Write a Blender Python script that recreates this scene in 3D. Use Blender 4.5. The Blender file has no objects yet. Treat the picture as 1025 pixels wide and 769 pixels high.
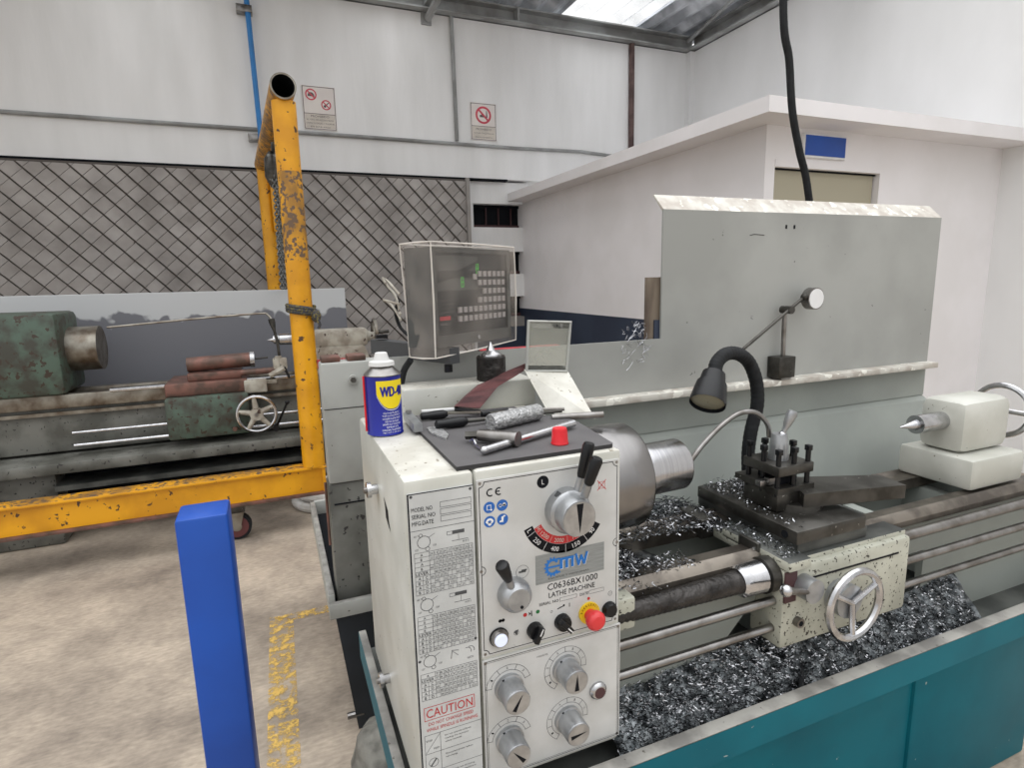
import bpy, bmesh, math, random
from mathutils import Vector, Matrix, Quaternion
from math import sin, cos, pi, radians as R_

SC = bpy.context.scene
COL = SC.collection
random.seed(7)

# ------------------------------------------------------------------ camera
CAMH = 1.45
FPX, CU, CV = 588.0, 518.0, 384.0
_p, _r, _y = R_(10.1), R_(1.21), R_(22.52)
fw = Vector((sin(_y)*cos(_p), cos(_y)*cos(_p), -sin(_p)))
rt = fw.cross(Vector((0, 0, 1))).normalized()
dn = fw.cross(rt)
rt2 = rt*cos(_r) + dn*sin(_r)
dn2 = dn*cos(_r) - rt*sin(_r)
cd = bpy.data.cameras.new('camera'); cam = bpy.data.objects.new('camera', cd); COL.objects.link(cam)
cam.matrix_world = Matrix(((rt2.x, -dn2.x, -fw.x, 0), (rt2.y, -dn2.y, -fw.y, 0), (rt2.z, -dn2.z, -fw.z, CAMH), (0, 0, 0, 1)))
cd.sensor_width = 36; cd.lens = FPX/1025*36; cd.shift_x = -5.5/1025; cd.clip_start = 0.05; cd.clip_end = 60
SC.camera = cam

def ray(u, v): return rt2*(u-CU) + dn2*(v-CV) + fw*FPX
O = Vector((0, 0, CAMH))
def aty(u, v, y): d = ray(u, v); return O + d*(y/d.y)      # survey helpers: a sighted point on a known plane
def atz(u, v, z): d = ray(u, v); return O + d*((z-CAMH)/d.z)
def atx(u, v, x): d = ray(u, v); return O + d*(x/d.x)

# ------------------------------------------------------------------ light
vs = SC.view_settings
vs.view_transform = 'Standard'; vs.look = 'None'; vs.gamma = 1; vs.use_curve_mapping = False
vs.exposure = 0.62
W = bpy.data.worlds.new('world'); SC.world = W; W.use_nodes = True
wn = W.node_tree; wn.nodes.clear()
wo = wn.nodes.new('ShaderNodeOutputWorld'); bg = wn.nodes.new('ShaderNodeBackground')
tc = wn.nodes.new('ShaderNodeTexCoord'); sx = wn.nodes.new('ShaderNodeSeparateXYZ'); cr = wn.nodes.new('ShaderNodeValToRGB')
cr.color_ramp.elements[0].position = 0.0; cr.color_ramp.elements[0].color = (.36, .36, .36, 1)
cr.color_ramp.elements[1].position = 1.0; cr.color_ramp.elements[1].color = (1.55, 1.57, 1.6, 1)
_e = cr.color_ramp.elements.new(.55); _e.color = (.66, .665, .67, 1)
wn.links.new(tc.outputs['Generated'], sx.inputs[0]); wn.links.new(sx.outputs[2], cr.inputs[0])
wn.links.new(cr.outputs[0], bg.inputs[0]); wn.links.new(bg.outputs[0], wo.inputs[0]); bg.inputs[1].default_value = 1.35

# ------------------------------------------------------------------ materials
def lin(c):
    return tuple(((x/255)/12.92 if x/255 <= .04045 else ((x/255+.055)/1.055)**2.4) for x in c) + (1,)
MATS = {}
def mat(name, c, rough=.5, metal=0, c2=None, scale=8, stretch=None, thr=(.4, .6), chip=None, chipamt=.35, chipscale=60, bump=0, bscale=40, emit=None, aniso=False, spec=.5):
    m = bpy.data.materials.new(name); m.use_nodes = True; nt = m.node_tree; N = nt.nodes; L = nt.links
    b = N['Principled BSDF']; b.inputs['Roughness'].default_value = rough; b.inputs['Metallic'].default_value = metal
    b.inputs['Base Color'].default_value = lin(c); b.inputs['Specular IOR Level'].default_value = spec
    t = N.new('ShaderNodeTexCoord'); src = t.outputs['Object']
    if stretch:
        mp = N.new('ShaderNodeMapping'); mp.inputs['Scale'].default_value = stretch; L.new(src, mp.inputs[0]); src2 = mp.outputs[0]
    else: src2 = src
    out = None
    n = N.new('ShaderNodeTexNoise'); n.inputs['Scale'].default_value = scale; n.inputs['Detail'].default_value = 6; L.new(src2, n.inputs['Vector'])
    r = N.new('ShaderNodeValToRGB'); r.color_ramp.elements[0].position = thr[0]; r.color_ramp.elements[1].position = thr[1]
    L.new(n.outputs[0], r.inputs[0])
    cc = c2 if c2 else tuple(max(0, x*.93) for x in c)
    r.color_ramp.elements[0].color = lin(cc); r.color_ramp.elements[1].color = lin(c)
    out = r.outputs[0]
    if chip:
        n2 = N.new('ShaderNodeTexNoise'); n2.inputs['Scale'].default_value = chipscale; n2.inputs['Detail'].default_value = 4; L.new(src, n2.inputs['Vector'])
        r2 = N.new('ShaderNodeValToRGB'); r2.color_ramp.elements[0].position = chipamt-.03; r2.color_ramp.elements[1].position = chipamt
        r2.color_ramp.elements[0].color = (1, 1, 1, 1); r2.color_ramp.elements[1].color = (0, 0, 0, 1)
        L.new(n2.outputs[0], r2.inputs[0])
        mx = N.new('ShaderNodeMix'); mx.data_type = 'RGBA'; L.new(r2.outputs[0], mx.inputs[0]); L.new(out, mx.inputs[6]); mx.inputs[7].default_value = lin(chip); out = mx.outputs[2]
    L.new(out, b.inputs['Base Color'])
    if bump:
        n3 = N.new('ShaderNodeTexNoise'); n3.inputs['Scale'].default_value = bscale; n3.inputs['Detail'].default_value = 5; L.new(src2, n3.inputs['Vector'])
        bp = N.new('ShaderNodeBump'); bp.inputs['Strength'].default_value = bump; bp.inputs['Distance'].default_value = .01
        L.new(n3.outputs[0], bp.inputs['Height']); L.new(bp.outputs[0], b.inputs['Normal'])
    if emit:
        b.inputs['Emission Color'].default_value = lin(c); b.inputs['Emission Strength'].default_value = emit
    MATS[name] = m; return m

M = {}
M['wall'] = mat('white_limewash_wall', (238, 238, 238), .9, c2=(220, 220, 219), scale=1.3, stretch=(2.5, 1, .5), thr=(.3, .75), bump=.12, bscale=14)
M['office'] = mat('office_plaster', (232, 229, 230), .9, c2=(225, 222, 222), scale=2)
M['navy'] = mat('navy_wainscot_paint', (48, 58, 76), .6, c2=(42, 50, 68), scale=3)
M['conc'] = mat('soffit_grey', (150, 146, 142), .9, scale=4)
M['floor'] = None
M['steelbeam'] = mat('painted_beam_grey', (158, 160, 160), .5, c2=(124, 124, 122), scale=3)
M['rustpipe'] = mat('rusty_brown_pipe', (98, 78, 74), .7, c2=(74, 56, 54), scale=9)
M['roof'] = mat('corrugated_sheet', (208, 212, 218), .6, 0, c2=(150, 154, 160), scale=3)
M['cream'] = mat('cream_machine_paint', (194, 194, 186), .42, c2=(178, 178, 169), scale=7, chip=(95, 88, 74), chipamt=.3, chipscale=85)
M['creamtop'] = mat('cream_machine_paint_lit_worn', (206, 204, 195), .42, c2=(186, 183, 173), scale=14, chip=(120, 110, 92), chipamt=.335, chipscale=110)  # cream with light on the tops painted in, plus more worn chips
M['apron'] = mat('speckled_cream_paint', (182, 182, 168), .45, c2=(160, 160, 147), scale=9, chip=(40, 34, 28), chipamt=.385, chipscale=130)
M['guard'] = mat('grey_guard_paint', (160, 161, 157), .45, c2=(146, 147, 143), scale=3, chip=(92, 94, 90), chipamt=.27, chipscale=45)
M['guardlow'] = mat('green_grey_guard_paint', (152, 157, 151), .45, c2=(138, 143, 138), scale=3)
M['guardedge'] = mat('worn_guard_edge', (202, 199, 190), .5, c2=(176, 168, 158), scale=22, chip=(232, 230, 220), chipamt=.42, chipscale=30)
M['plate'] = mat('satin_white_plate', (196, 196, 194), .33, c2=(184, 184, 181), scale=12, chip=(150, 150, 148), chipamt=.26, chipscale=40)
M['legend'] = mat('legend_plate_grey', (192, 194, 193), .4, c2=(180, 182, 181), scale=14)
M['inkgreen'] = mat('green_ink', (30, 110, 60), .5)
M['ink'] = mat('black_ink', (12, 14, 20), .6, spec=.2)
M['inkfine'] = mat('fine_grey_ink', (70, 72, 74), .5)
M['redink'] = mat('red_ink', (190, 40, 44), .5)
M['blueink'] = mat('blue_ink', (30, 96, 176), .4)
M['logoblue'] = mat('logo_blue', (20, 110, 190), .4)
M['white'] = mat('white_print', (232, 232, 232), .5)
M['badge'] = mat('brushed_badge', (146, 150, 150), .35, .3, c2=(132, 136, 136), scale=30, stretch=(1, 1, 30))
M['knob'] = mat('cast_aluminium_knob', (172, 174, 176), .36, .75, c2=(150, 152, 154), scale=30)
M['knobface'] = mat('brushed_knob_face', (176, 176, 176), .3, .8, c2=(160, 160, 160), scale=60)
M['chrome'] = mat('bright_steel', (200, 200, 202), .2, 1, c2=(178, 178, 180), scale=40)
M['greasy'] = mat('greasy_spring_steel', (62, 59, 57), .35, .6, c2=(34, 32, 31), scale=26, thr=(.35, .6), bump=.6, bscale=60)
M['steel'] = mat('machined_steel', (150, 148, 146), .32, 1, c2=(120, 116, 112), scale=20)
M['darksteel'] = mat('oiled_dark_steel', (84, 82, 78), .38, .75, c2=(58, 56, 52), scale=18, chip=(150, 148, 142), chipamt=.3, chipscale=90)
M['way'] = mat('ground_bed_way', (126, 119, 110), .32, .8, c2=(88, 82, 76), scale=14)
M['black'] = mat('black_plastic', (14, 15, 18), .35, spec=.35)
M['rubber'] = mat('black_rubber', (30, 32, 34), .7, c2=(22, 23, 25), scale=50, spec=.3)
M['matblack'] = mat('oily_rubber_mat', (92, 90, 90), .62, c2=(74, 72, 74), scale=9, thr=(.3, .7))
M['matedge'] = mat('rubber_mat_edge', (44, 43, 44), .7)
M['dark'] = mat('near_black_paint_and_shade', (22, 24, 28), .9, spec=.15)
M['red'] = mat('red_plastic', (214, 24, 36), .35, c2=(196, 18, 30), scale=30)
M['redpaint'] = mat('red_paint', (176, 38, 48), .5, c2=(140, 34, 42), scale=20)
M['estop'] = mat('emergency_red', (206, 52, 54), .3)
M['yel'] = mat('label_yellow', (226, 190, 30), .4)
M['gry'] = mat('workpiece_aluminium', (206, 206, 208), .22, 1, c2=(176, 176, 180), scale=5, stretch=(60, 1, 1), thr=(.3, .7))
M['chuck'] = mat('chuck_steel', (150, 148, 147), .24, 1, c2=(126, 124, 123), scale=2, stretch=(12, 1, 1), thr=(.3, .7))
M['teal'] = mat('teal_machine_paint', (0, 98, 112), .5, c2=(0, 86, 100), spec=.2, scale=3, chip=(190, 190, 180), chipamt=.27, chipscale=50)
M['trayin'] = mat('oily_tray_grey', (96, 98, 94), .5, .2, c2=(64, 66, 64), scale=8)
M['traylip'] = mat('tray_lip_grey', (152, 150, 144), .5, c2=(112, 110, 106), scale=14, chip=(80, 76, 70), chipamt=.34, chipscale=60)
M['swarf'] = mat('metal_swarf', (205, 206, 210), .22, 1, c2=(120, 120, 124), scale=60, thr=(.35, .6))
M['swarfdark'] = mat('dark_swarf', (120, 124, 126), .35, .9, c2=(60, 64, 66), scale=60)
M['yellow'] = mat('crane_yellow_paint', (228, 162, 16), .42, c2=(206, 142, 12), scale=5, chip=(84, 58, 34), chipamt=.36, chipscale=26)
M['yellowworn'] = mat('crane_yellow_worn', (214, 152, 24), .5, c2=(150, 108, 44), scale=7, stretch=(1, 1, .6), thr=(.38, .56), chip=(104, 82, 62), chipamt=.475, chipscale=38)
M['bluepipe'] = mat('blue_pipe', (40, 120, 186), .45)
M['bluepaint'] = mat('blue_enamel', (6, 74, 168), .4, c2=(4, 64, 150), scale=3)
M['greymach'] = mat('grey_machine_paint', (164, 165, 160), .5, c2=(148, 148, 142), scale=5, chip=(70, 66, 60), chipamt=.31, chipscale=40)
M['greydark'] = mat('grimy_grey_paint', (112, 112, 106), .5, c2=(78, 78, 72), scale=6, chip=(36, 34, 32), chipamt=.36, chipscale=50)
M['basenavy'] = mat('dark_blue_grey_base', (38, 43, 50), .6, c2=(26, 31, 36), scale=4)
M['oldgreen'] = mat('old_green_paint', (78, 96, 84), .55, c2=(62, 62, 54), scale=10, chip=(60, 48, 38), chipamt=.42, chipscale=30)
M['oldsteel'] = mat('old_steel', (150, 146, 136), .4, .8, c2=(98, 86, 74), scale=12, thr=(.35, .65))
M['oldrust'] = mat('rusty_red_steel', (128, 92, 82), .5, .5, c2=(92, 74, 66), scale=14)
M['oldgrey'] = mat('pale_cast_grey', (176, 172, 160), .5, c2=(140, 132, 120), scale=12, chip=(70, 52, 44), chipamt=.36, chipscale=26)
M['lattice'] = mat('weathered_slat', (176, 171, 167), .75, c2=(134, 129, 125), scale=3, thr=(.3, .7), bump=.1)
M['latgap'] = mat('lattice_gap', (92, 86, 82), .9)
M['sheet'] = None
M['signw'] = mat('sign_board', (226, 220, 214), .5, c2=(218, 210, 206), scale=5)
M['signlow'] = mat('sign_text_band', (206, 198, 188), .5)
M['signred'] = mat('sign_red', (204, 70, 88), .5)
M['signink'] = mat('sign_ink', (92, 84, 84), .5)
M['wood'] = mat('red_brown_wood', (110, 66, 66), .45, c2=(70, 40, 42), scale=12, stretch=(1, 1, 6))
M['alubar'] = mat('knurled_aluminium', (196, 196, 196), .38, .9, c2=(160, 160, 160), scale=160, bump=.6, bscale=260)
M['canblue'] = mat('can_blue', (18, 30, 140), .3)
M['canyellow'] = mat('can_yellow', (240, 214, 20), .35)
M['canwhite'] = mat('can_white_plastic', (214, 214, 212), .4)
M['keys'] = mat('keypad_key_grey', (150, 144, 142), .5)
M['green'] = mat('green_digit_segments', (70, 190, 60), .5, emit=.25)
M['drobody'] = mat('readout_housing', (70, 71, 69), .5, c2=(58, 59, 58), scale=12)
M['screen'] = mat('dark_screen', (20, 22, 25), .3)
M['armgrey'] = mat('dark_grey_arm', (58, 60, 62), .5)
M['door'] = mat('beige_door', (168, 162, 142), .6, c2=(160, 153, 134), scale=2)
M['chain'] = mat('galvanised_chain', (120, 122, 120), .35, .9)
M['rope'] = mat('dark_rope', (58, 58, 62), .8, c2=(120, 108, 50), scale=90, thr=(.35, .5))
M['stone'] = mat('grimy_grey_cloth', (128, 126, 118), .9, c2=(92, 90, 84), scale=18, bump=.3)
M['tyre'] = mat('white_ring', (206, 204, 200), .6, c2=(186, 182, 176), scale=10)
M['wheelred'] = mat('castor_maroon', (96, 50, 50), .5)
M['lensglass'] = mat('lamp_lens', (168, 162, 140), .3)
M['brown'] = mat('brown_weathered_panel', (118, 106, 92), .7, c2=(84, 72, 62), scale=6, stretch=(6, 1, 1))
M['maroon'] = mat('maroon_frame', (72, 44, 46), .6)

def glassy(name, c, alpha, rough):
    m = bpy.data.materials.new(name); m.use_nodes = True; nt = m.node_tree; N = nt.nodes; L = nt.links
    b = N['Principled BSDF']; b.inputs['Base Color'].default_value = lin(c); b.inputs['Roughness'].default_value = rough
    tr = N.new('ShaderNodeBsdfTransparent'); mx = N.new('ShaderNodeMixShader'); n = N.new('ShaderNodeTexNoise'); r = N.new('ShaderNodeMapRange')
    t = N.new('ShaderNodeTexCoord'); L.new(t.outputs['Object'], n.inputs['Vector']); n.inputs['Scale'].default_value = 9 if name != 'skylight_sheet' else 2.5; n.inputs['Detail'].default_value = 4
    r.inputs['From Min'].default_value = .35; r.inputs['From Max'].default_value = .7; r.inputs['To Min'].default_value = alpha[0]; r.inputs['To Max'].default_value = alpha[1]
    L.new(n.outputs[0], r.inputs['Value']); L.new(r.outputs[0], mx.inputs[0]); L.new(tr.outputs[0], mx.inputs[1]); L.new(b.outputs[0], mx.inputs[2])
    L.new(mx.outputs[0], N['Material Output'].inputs[0]); return m
M['plastic'] = glassy('cloudy_plastic_cover', (190, 180, 170), (.08, .30), .28)
M['plasticedge'] = glassy('cloudy_plastic_fold', (220, 214, 206), (.6, .8), .3)
M['shield'] = glassy('dirty_clear_shield', (176, 176, 164), (.28, .5), .2)
M['sky'] = glassy('skylight_sheet', (200, 205, 210), (.05, .4), .4)

def floor_mat():
    m = bpy.data.materials.new('worn_concrete_floor'); m.use_nodes = True; nt = m.node_tree; N = nt.nodes; L = nt.links
    b = N['Principled BSDF']; b.inputs['Roughness'].default_value = .6
    t = N.new('ShaderNodeTexCoord')
    n = N.new('ShaderNodeTexNoise'); n.inputs['Scale'].default_value = 2.2; n.inputs['Detail'].default_value = 9; n.inputs['Roughness'].default_value = .65
    L.new(t.outputs['Object'], n.inputs['Vector'])
    r = N.new('ShaderNodeValToRGB'); r.color_ramp.elements[0].position = .3; r.color_ramp.elements[0].color = lin((118, 108, 98)); r.color_ramp.elements[1].position = .62; r.color_ramp.elements[1].color = lin((180, 166, 149))
    L.new(n.outputs[0], r.inputs[0])
    n2 = N.new('ShaderNodeTexNoise'); n2.inputs['Scale'].default_value = 30; n2.inputs['Detail'].default_value = 6; mp = N.new('ShaderNodeMapping'); mp.inputs['Scale'].default_value = (1, 2.4, 1)
    L.new(t.outputs['Object'], mp.inputs[0]); L.new(mp.outputs[0], n2.inputs['Vector'])
    mx = N.new('ShaderNodeMix'); mx.data_type = 'RGBA'; mx.blend_type = 'OVERLAY'; mx.inputs[0].default_value = .45
    L.new(r.outputs[0], mx.inputs[6]); L.new(n2.outputs[0], mx.inputs[7]); L.new(mx.outputs[2], b.inputs['Base Color'])
    bp = N.new('ShaderNodeBump'); bp.inputs['Strength'].default_value = .15; L.new(n2.outputs[0], bp.inputs['Height']); L.new(bp.outputs[0], b.inputs['Normal'])
    return m
M['floor'] = floor_mat()
def line_mat():
    m = bpy.data.materials.new('worn_yellow_floor_paint'); m.use_nodes = True; nt = m.node_tree; N = nt.nodes; L = nt.links
    b = N['Principled BSDF']; b.inputs['Base Color'].default_value = lin((214, 176, 92)); b.inputs['Roughness'].default_value = .6
    tr = N.new('ShaderNodeBsdfTransparent'); mx = N.new('ShaderNodeMixShader'); n = N.new('ShaderNodeTexNoise'); r = N.new('ShaderNodeMapRange')
    t = N.new('ShaderNodeTexCoord'); L.new(t.outputs['Object'], n.inputs['Vector']); n.inputs['Scale'].default_value = 26; n.inputs['Detail'].default_value = 5; n.inputs['Roughness'].default_value = .7
    r.inputs['From Min'].default_value = .44; r.inputs['From Max'].default_value = .6
    L.new(n.outputs[0], r.inputs['Value']); L.new(r.outputs[0], mx.inputs[0]); L.new(tr.outputs[0], mx.inputs[1]); L.new(b.outputs[0], mx.inputs[2])
    L.new(mx.outputs[0], N['Material Output'].inputs[0]); return m
M['fline'] = line_mat()
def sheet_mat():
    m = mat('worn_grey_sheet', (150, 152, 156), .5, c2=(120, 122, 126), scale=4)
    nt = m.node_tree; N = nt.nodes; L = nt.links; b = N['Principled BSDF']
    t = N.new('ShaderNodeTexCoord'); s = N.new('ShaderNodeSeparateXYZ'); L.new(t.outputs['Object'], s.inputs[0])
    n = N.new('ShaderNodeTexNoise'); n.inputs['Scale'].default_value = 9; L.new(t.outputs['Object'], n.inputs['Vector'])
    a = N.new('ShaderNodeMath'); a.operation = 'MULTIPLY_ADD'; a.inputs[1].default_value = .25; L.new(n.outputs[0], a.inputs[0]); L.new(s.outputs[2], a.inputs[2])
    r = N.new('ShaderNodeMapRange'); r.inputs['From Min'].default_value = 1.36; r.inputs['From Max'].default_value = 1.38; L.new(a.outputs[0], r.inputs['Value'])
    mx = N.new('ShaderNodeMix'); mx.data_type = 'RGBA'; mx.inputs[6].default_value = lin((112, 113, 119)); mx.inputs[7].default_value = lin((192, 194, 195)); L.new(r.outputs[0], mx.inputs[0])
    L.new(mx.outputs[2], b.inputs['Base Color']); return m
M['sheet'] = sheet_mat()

# ------------------------------------------------------------------ mesh builder
TXT = {}
def text_geo(s):
    if s in TXT: return TXT[s]
    cu = bpy.data.curves.new('t', 'FONT'); cu.body = s; cu.resolution_u = 2
    ob = bpy.data.objects.new('t', cu); COL.objects.link(ob)
    bpy.context.view_layer.update()
    dg = bpy.context.evaluated_depsgraph_get(); me = ob.evaluated_get(dg).to_mesh()
    vv = [(v.co.x, v.co.y) for v in me.vertices]; ff = [tuple(p.vertices) for p in me.polygons]
    ob.evaluated_get(dg).to_mesh_clear(); bpy.data.objects.remove(ob); bpy.data.curves.remove(cu)
    xs = [v[0] for v in vv]; ys = [v[1] for v in vv]
    TXT[s] = (vv, ff, min(xs), max(xs), min(ys), max(ys)); return TXT[s]

class MB:
    def __init__(s): s.v = []; s.f = []; s.m = []; s.ms = []
    def mi(s, m):
        m = M[m] if isinstance(m, str) else m
        if m not in s.ms: s.ms.append(m)
        return s.ms.index(m)
    def add(s, vv, ff, m):
        o = len(s.v); k = s.mi(m); s.v += [Vector(p) for p in vv]
        for f in ff: s.f.append(tuple(i+o for i in f)); s.m.append(k)
        return s
    def box(s, a, b, m, bev=0, rot=None, top=None):
        """axis box a..b; rot = (angle, axis, pivot)"""
        x0, y0, z0 = a; x1, y1, z1 = b
        bm = bmesh.new()
        vs_ = [bm.verts.new(p) for p in ((x0,y0,z0),(x1,y0,z0),(x1,y1,z0),(x0,y1,z0),(x0,y0,z1),(x1,y0,z1),(x1,y1,z1),(x0,y1,z1))]
        for f in ((0,3,2,1),(4,5,6,7),(0,1,5,4),(1,2,6,5),(2,3,7,6),(3,0,4,7)): bm.faces.new([vs_[i] for i in f])
        if bev: bmesh.ops.bevel(bm, geom=list(bm.edges), offset=bev, segments=2, affect='EDGES', profile=.5)
        bm.verts.index_update()
        q = Matrix.Rotation(rot[0], 4, rot[1]) if rot else None
        pv = Vector(rot[2]) if rot else None
        vv = [(q @ (v.co-pv) + pv) if rot else v.co.copy() for v in bm.verts]
        o = len(s.v); k = s.mi(m); kt = s.mi(top) if top else k
        s.v += vv
        for f in bm.faces:
            s.f.append(tuple(v.index+o for v in f.verts)); s.m.append(kt if f.normal.z > .9 or (f.normal.length == 0) else k)
        if top:
            bm.normal_update()
            n0 = len(s.m)-len(bm.faces)
            for i, f in enumerate(bm.faces): s.m[n0+i] = kt if f.normal.z > .6 else k
        bm.free(); return s
    def poly(s, pts, m): return s.add(pts, [tuple(range(len(pts)))], m)
    def prism(s, pts, d, m, mcap=None):
        d = Vector(d); n = len(pts); vv = [Vector(p) for p in pts] + [Vector(p)+d for p in pts]
        s.add(vv, [(i, (i+1) % n, n+(i+1) % n, n+i) for i in range(n)], m)
        s.add(vv, [tuple(range(n))[::-1], tuple(range(n, 2*n))], mcap or m); return s
    def cyl(s, a, b, r, m, r2=None, n=24, cap=True, mcap=None):
        return s.lathe(a, b, [(0, r), (1, r if r2 is None else r2)], m, n, cap, mcap)
    def lathe(s, a, b, prof, m, n=28, cap=True, mcap=None):
        """prof: (t along a-b, radius)"""
        a = Vector(a); b = Vector(b); d = b-a; z = d.normalized(); h = Vector((0, 0, 1)) if abs(z.z) < .9 else Vector((1, 0, 0))
        x = z.cross(h).normalized(); y = z.cross(x); vv = []; ff = []
        for t, r in prof:
            for i in range(n):
                an = 2*pi*i/n; vv.append(a+d*t+(x*cos(an)+y*sin(an))*r)
        for k in range(len(prof)-1):
            for i in range(n):
                j = (i+1) % n; ff.append((k*n+i, k*n+j, (k+1)*n+j, (k+1)*n+i))
        s.add(vv, ff, m)
        if cap:
            K = len(prof)-1
            s.add(vv, [tuple(range(n))[::-1], tuple(K*n+i for i in range(n))], mcap or m)
        return s
    def tube(s, pts, r, m, n=10, cap=True, closed=False):
        pts = [Vector(p) for p in pts]; rr = r if isinstance(r, (list, tuple)) else [r]*len(pts); vv = []; ff = []; K = len(pts)
        up = None
        for k, p in enumerate(pts):
            if closed: t = (pts[(k+1) % K]-pts[k-1]).normalized()
            else: t = (pts[min(k+1, K-1)]-pts[max(k-1, 0)]).normalized()
            if up is None:
                h = Vector((0, 0, 1)) if abs(t.z) < .9 else Vector((1, 0, 0)); up = t.cross(h).normalized()
            up = (up - t*up.dot(t)).normalized(); w = t.cross(up)
            for i in range(n):
                an = 2*pi*i/n; vv.append(p+(up*cos(an)+w*sin(an))*rr[k])
        for k in range(K if closed else K-1):
            for i in range(n):
                j = (i+1) % n; k2 = (k+1) % K; ff.append((k*n+i, k*n+j, k2*n+j, k2*n+i))
        if cap and not closed: ff += [tuple(range(n))[::-1], tuple((K-1)*n+i for i in range(n))]
        return s.add(vv, ff, m)
    def sphere(s, c, r, m, n=16, k=10, sc=(1, 1, 1)):
        c = Vector(c); vv = []; ff = []
        for j in range(k+1):
            th = pi*j/k
            for i in range(n):
                ph = 2*pi*i/n; vv.append(c+Vector((sin(th)*cos(ph)*r*sc[0], sin(th)*sin(ph)*r*sc[1], cos(th)*r*sc[2])))
        for j in range(k):
            for i in range(n): ff.append((j*n+i, (j+1)*n+i, (j+1)*n+(i+1) % n, j*n+(i+1) % n))
        return s.add(vv, ff, m)
    def build(s, name, parent=None, smooth=True, ang=35):
        off = Vector((0, 0, 0)); q = parent
        while q: off += q.location; q = q.parent
        me = bpy.data.meshes.new(name); me.from_pydata([tuple(v-off) for v in s.v], [], s.f)
        for m in s.ms: me.materials.append(m)
        me.polygons.foreach_set('material_index', s.m)
        if smooth:
            me.polygons.foreach_set('use_smooth', [True]*len(s.f)); me.set_sharp_from_angle(angle=R_(ang))
        bm = bmesh.new(); bm.from_mesh(me); bmesh.ops.remove_doubles(bm, verts=bm.verts, dist=1e-6); bm.to_mesh(me); bm.free()
        if smooth: me.set_sharp_from_angle(angle=R_(ang))
        me.validate(); me.update()
        o = bpy.data.objects.new(name, me); COL.objects.link(o)
        if parent: o.parent = parent
        return o

class Dec:
    """flat print on a plate: (a, b) plane coordinates, layer k above surface"""
    def __init__(s, mb, o, r, u): s.mb = mb; s.o = Vector(o); s.r = Vector(r).normalized(); s.u = Vector(u).normalized(); s.n = s.r.cross(s.u)
    def P(s, a, b, k=1): return s.o+s.r*a+s.u*b+s.n*(.0003*k)
    def rect(s, a0, b0, a1, b1, m, k=1): s.mb.poly([s.P(a0,b0,k), s.P(a1,b0,k), s.P(a1,b1,k), s.P(a0,b1,k)], m)
    def line(s, pts, w, m, k=1, closed=False):
        n = len(pts)
        for i in range(n if closed else n-1):
            p = Vector(pts[i]); q = Vector(pts[(i+1) % n]); d = (q-p)
            if d.length < 1e-9: continue
            d.normalize(); e = Vector((-d.y, d.x))*w/2; p2 = p-d*w*.4; q2 = q+d*w*.4
            kk = k+.2*(i % 2); s.mb.poly([s.P(*(p2-e), kk), s.P(*(q2-e), kk), s.P(*(q2+e), kk), s.P(*(p2+e), kk)], m)
    def box(s, a0, b0, a1, b1, w, m, k=1): s.line([(a0,b0),(a1,b0),(a1,b1),(a0,b1)], w, m, k, True)
    def disc(s, a, b, r, m, k=1, n=28): s.mb.poly([s.P(a+r*cos(2*pi*i/n), b+r*sin(2*pi*i/n), k) for i in range(n)], m)
    def arc(s, a, b, r0, r1, t0, t1, m, k=1, n=28):
        for i in range(n):
            p = R_(t0+(t1-t0)*i/n); q = R_(t0+(t1-t0)*(i+1)/n)
            s.mb.poly([s.P(a+r0*cos(p),b+r0*sin(p),k), s.P(a+r1*cos(p),b+r1*sin(p),k), s.P(a+r1*cos(q),b+r1*sin(q),k), s.P(a+r0*cos(q),b+r0*sin(q),k)], m)
    def ring(s, a, b, r, w, m, k=1): s.arc(a, b, r-w/2, r+w/2, 0, 360, m, k)
    def poly(s, pts, m, k=1): s.mb.poly([s.P(a, b, k) for a, b in pts], m)
    def text(s, t, a, b, h, m, w=None, k=2, rot=0, align='l'):
        vv, ff, x0, x1, y0, y1 = text_geo(t); sy = h/(y1-y0); sxx = (w/(x1-x0)) if w else sy*.95
        W_ = (x1-x0)*sxx; ox = 0 if align == 'l' else -W_/2 if align == 'c' else -W_
        c, sn = cos(R_(rot)), sin(R_(rot)); oy = 0 if align == 'l' else -h/2
        pts = []
        for x, y in vv:
            px = (x-x0)*sxx+ox; py = (y-y0)*sy+oy; pts.append(s.P(a+px*c-py*sn, b+px*sn+py*c, k))
        s.mb.add(pts, ff, m)

def tag(o, label, cat, group=None, kind=None):
    o['label'] = label; o['category'] = cat
    if group: o['group'] = group
    if kind: o['kind'] = kind
    return o
def thing(name, loc, label, cat, group=None):
    o = bpy.data.objects.new(name, None); o.location = loc; o.empty_display_size = .1; COL.objects.link(o)
    return tag(o, label, cat, group)
def struct(name, mb, **k):
    o = mb.build(name, **k); o['kind'] = 'structure'; return o
def spline(pts, n=8):
    pts = [Vector(p) for p in pts]; out = []
    P_ = [pts[0]*2-pts[1]]+pts+[pts[-1]*2-pts[-2]]
    for i in range(1, len(P_)-2):
        a, b, c, d = P_[i-1:i+3]
        for k in range(n):
            t = k/n; out.append(.5*((2*b)+(c-a)*t+(2*a-5*b+4*c-d)*t*t+(3*b-a-3*c+d)*t**3))
    out.append(pts[-1]); return out

# ================================================================== SETTING
b = MB(); b.box((-9, -9, -.1), (9, 6.6, 0), 'floor'); struct('floor', b, smooth=False)
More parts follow.
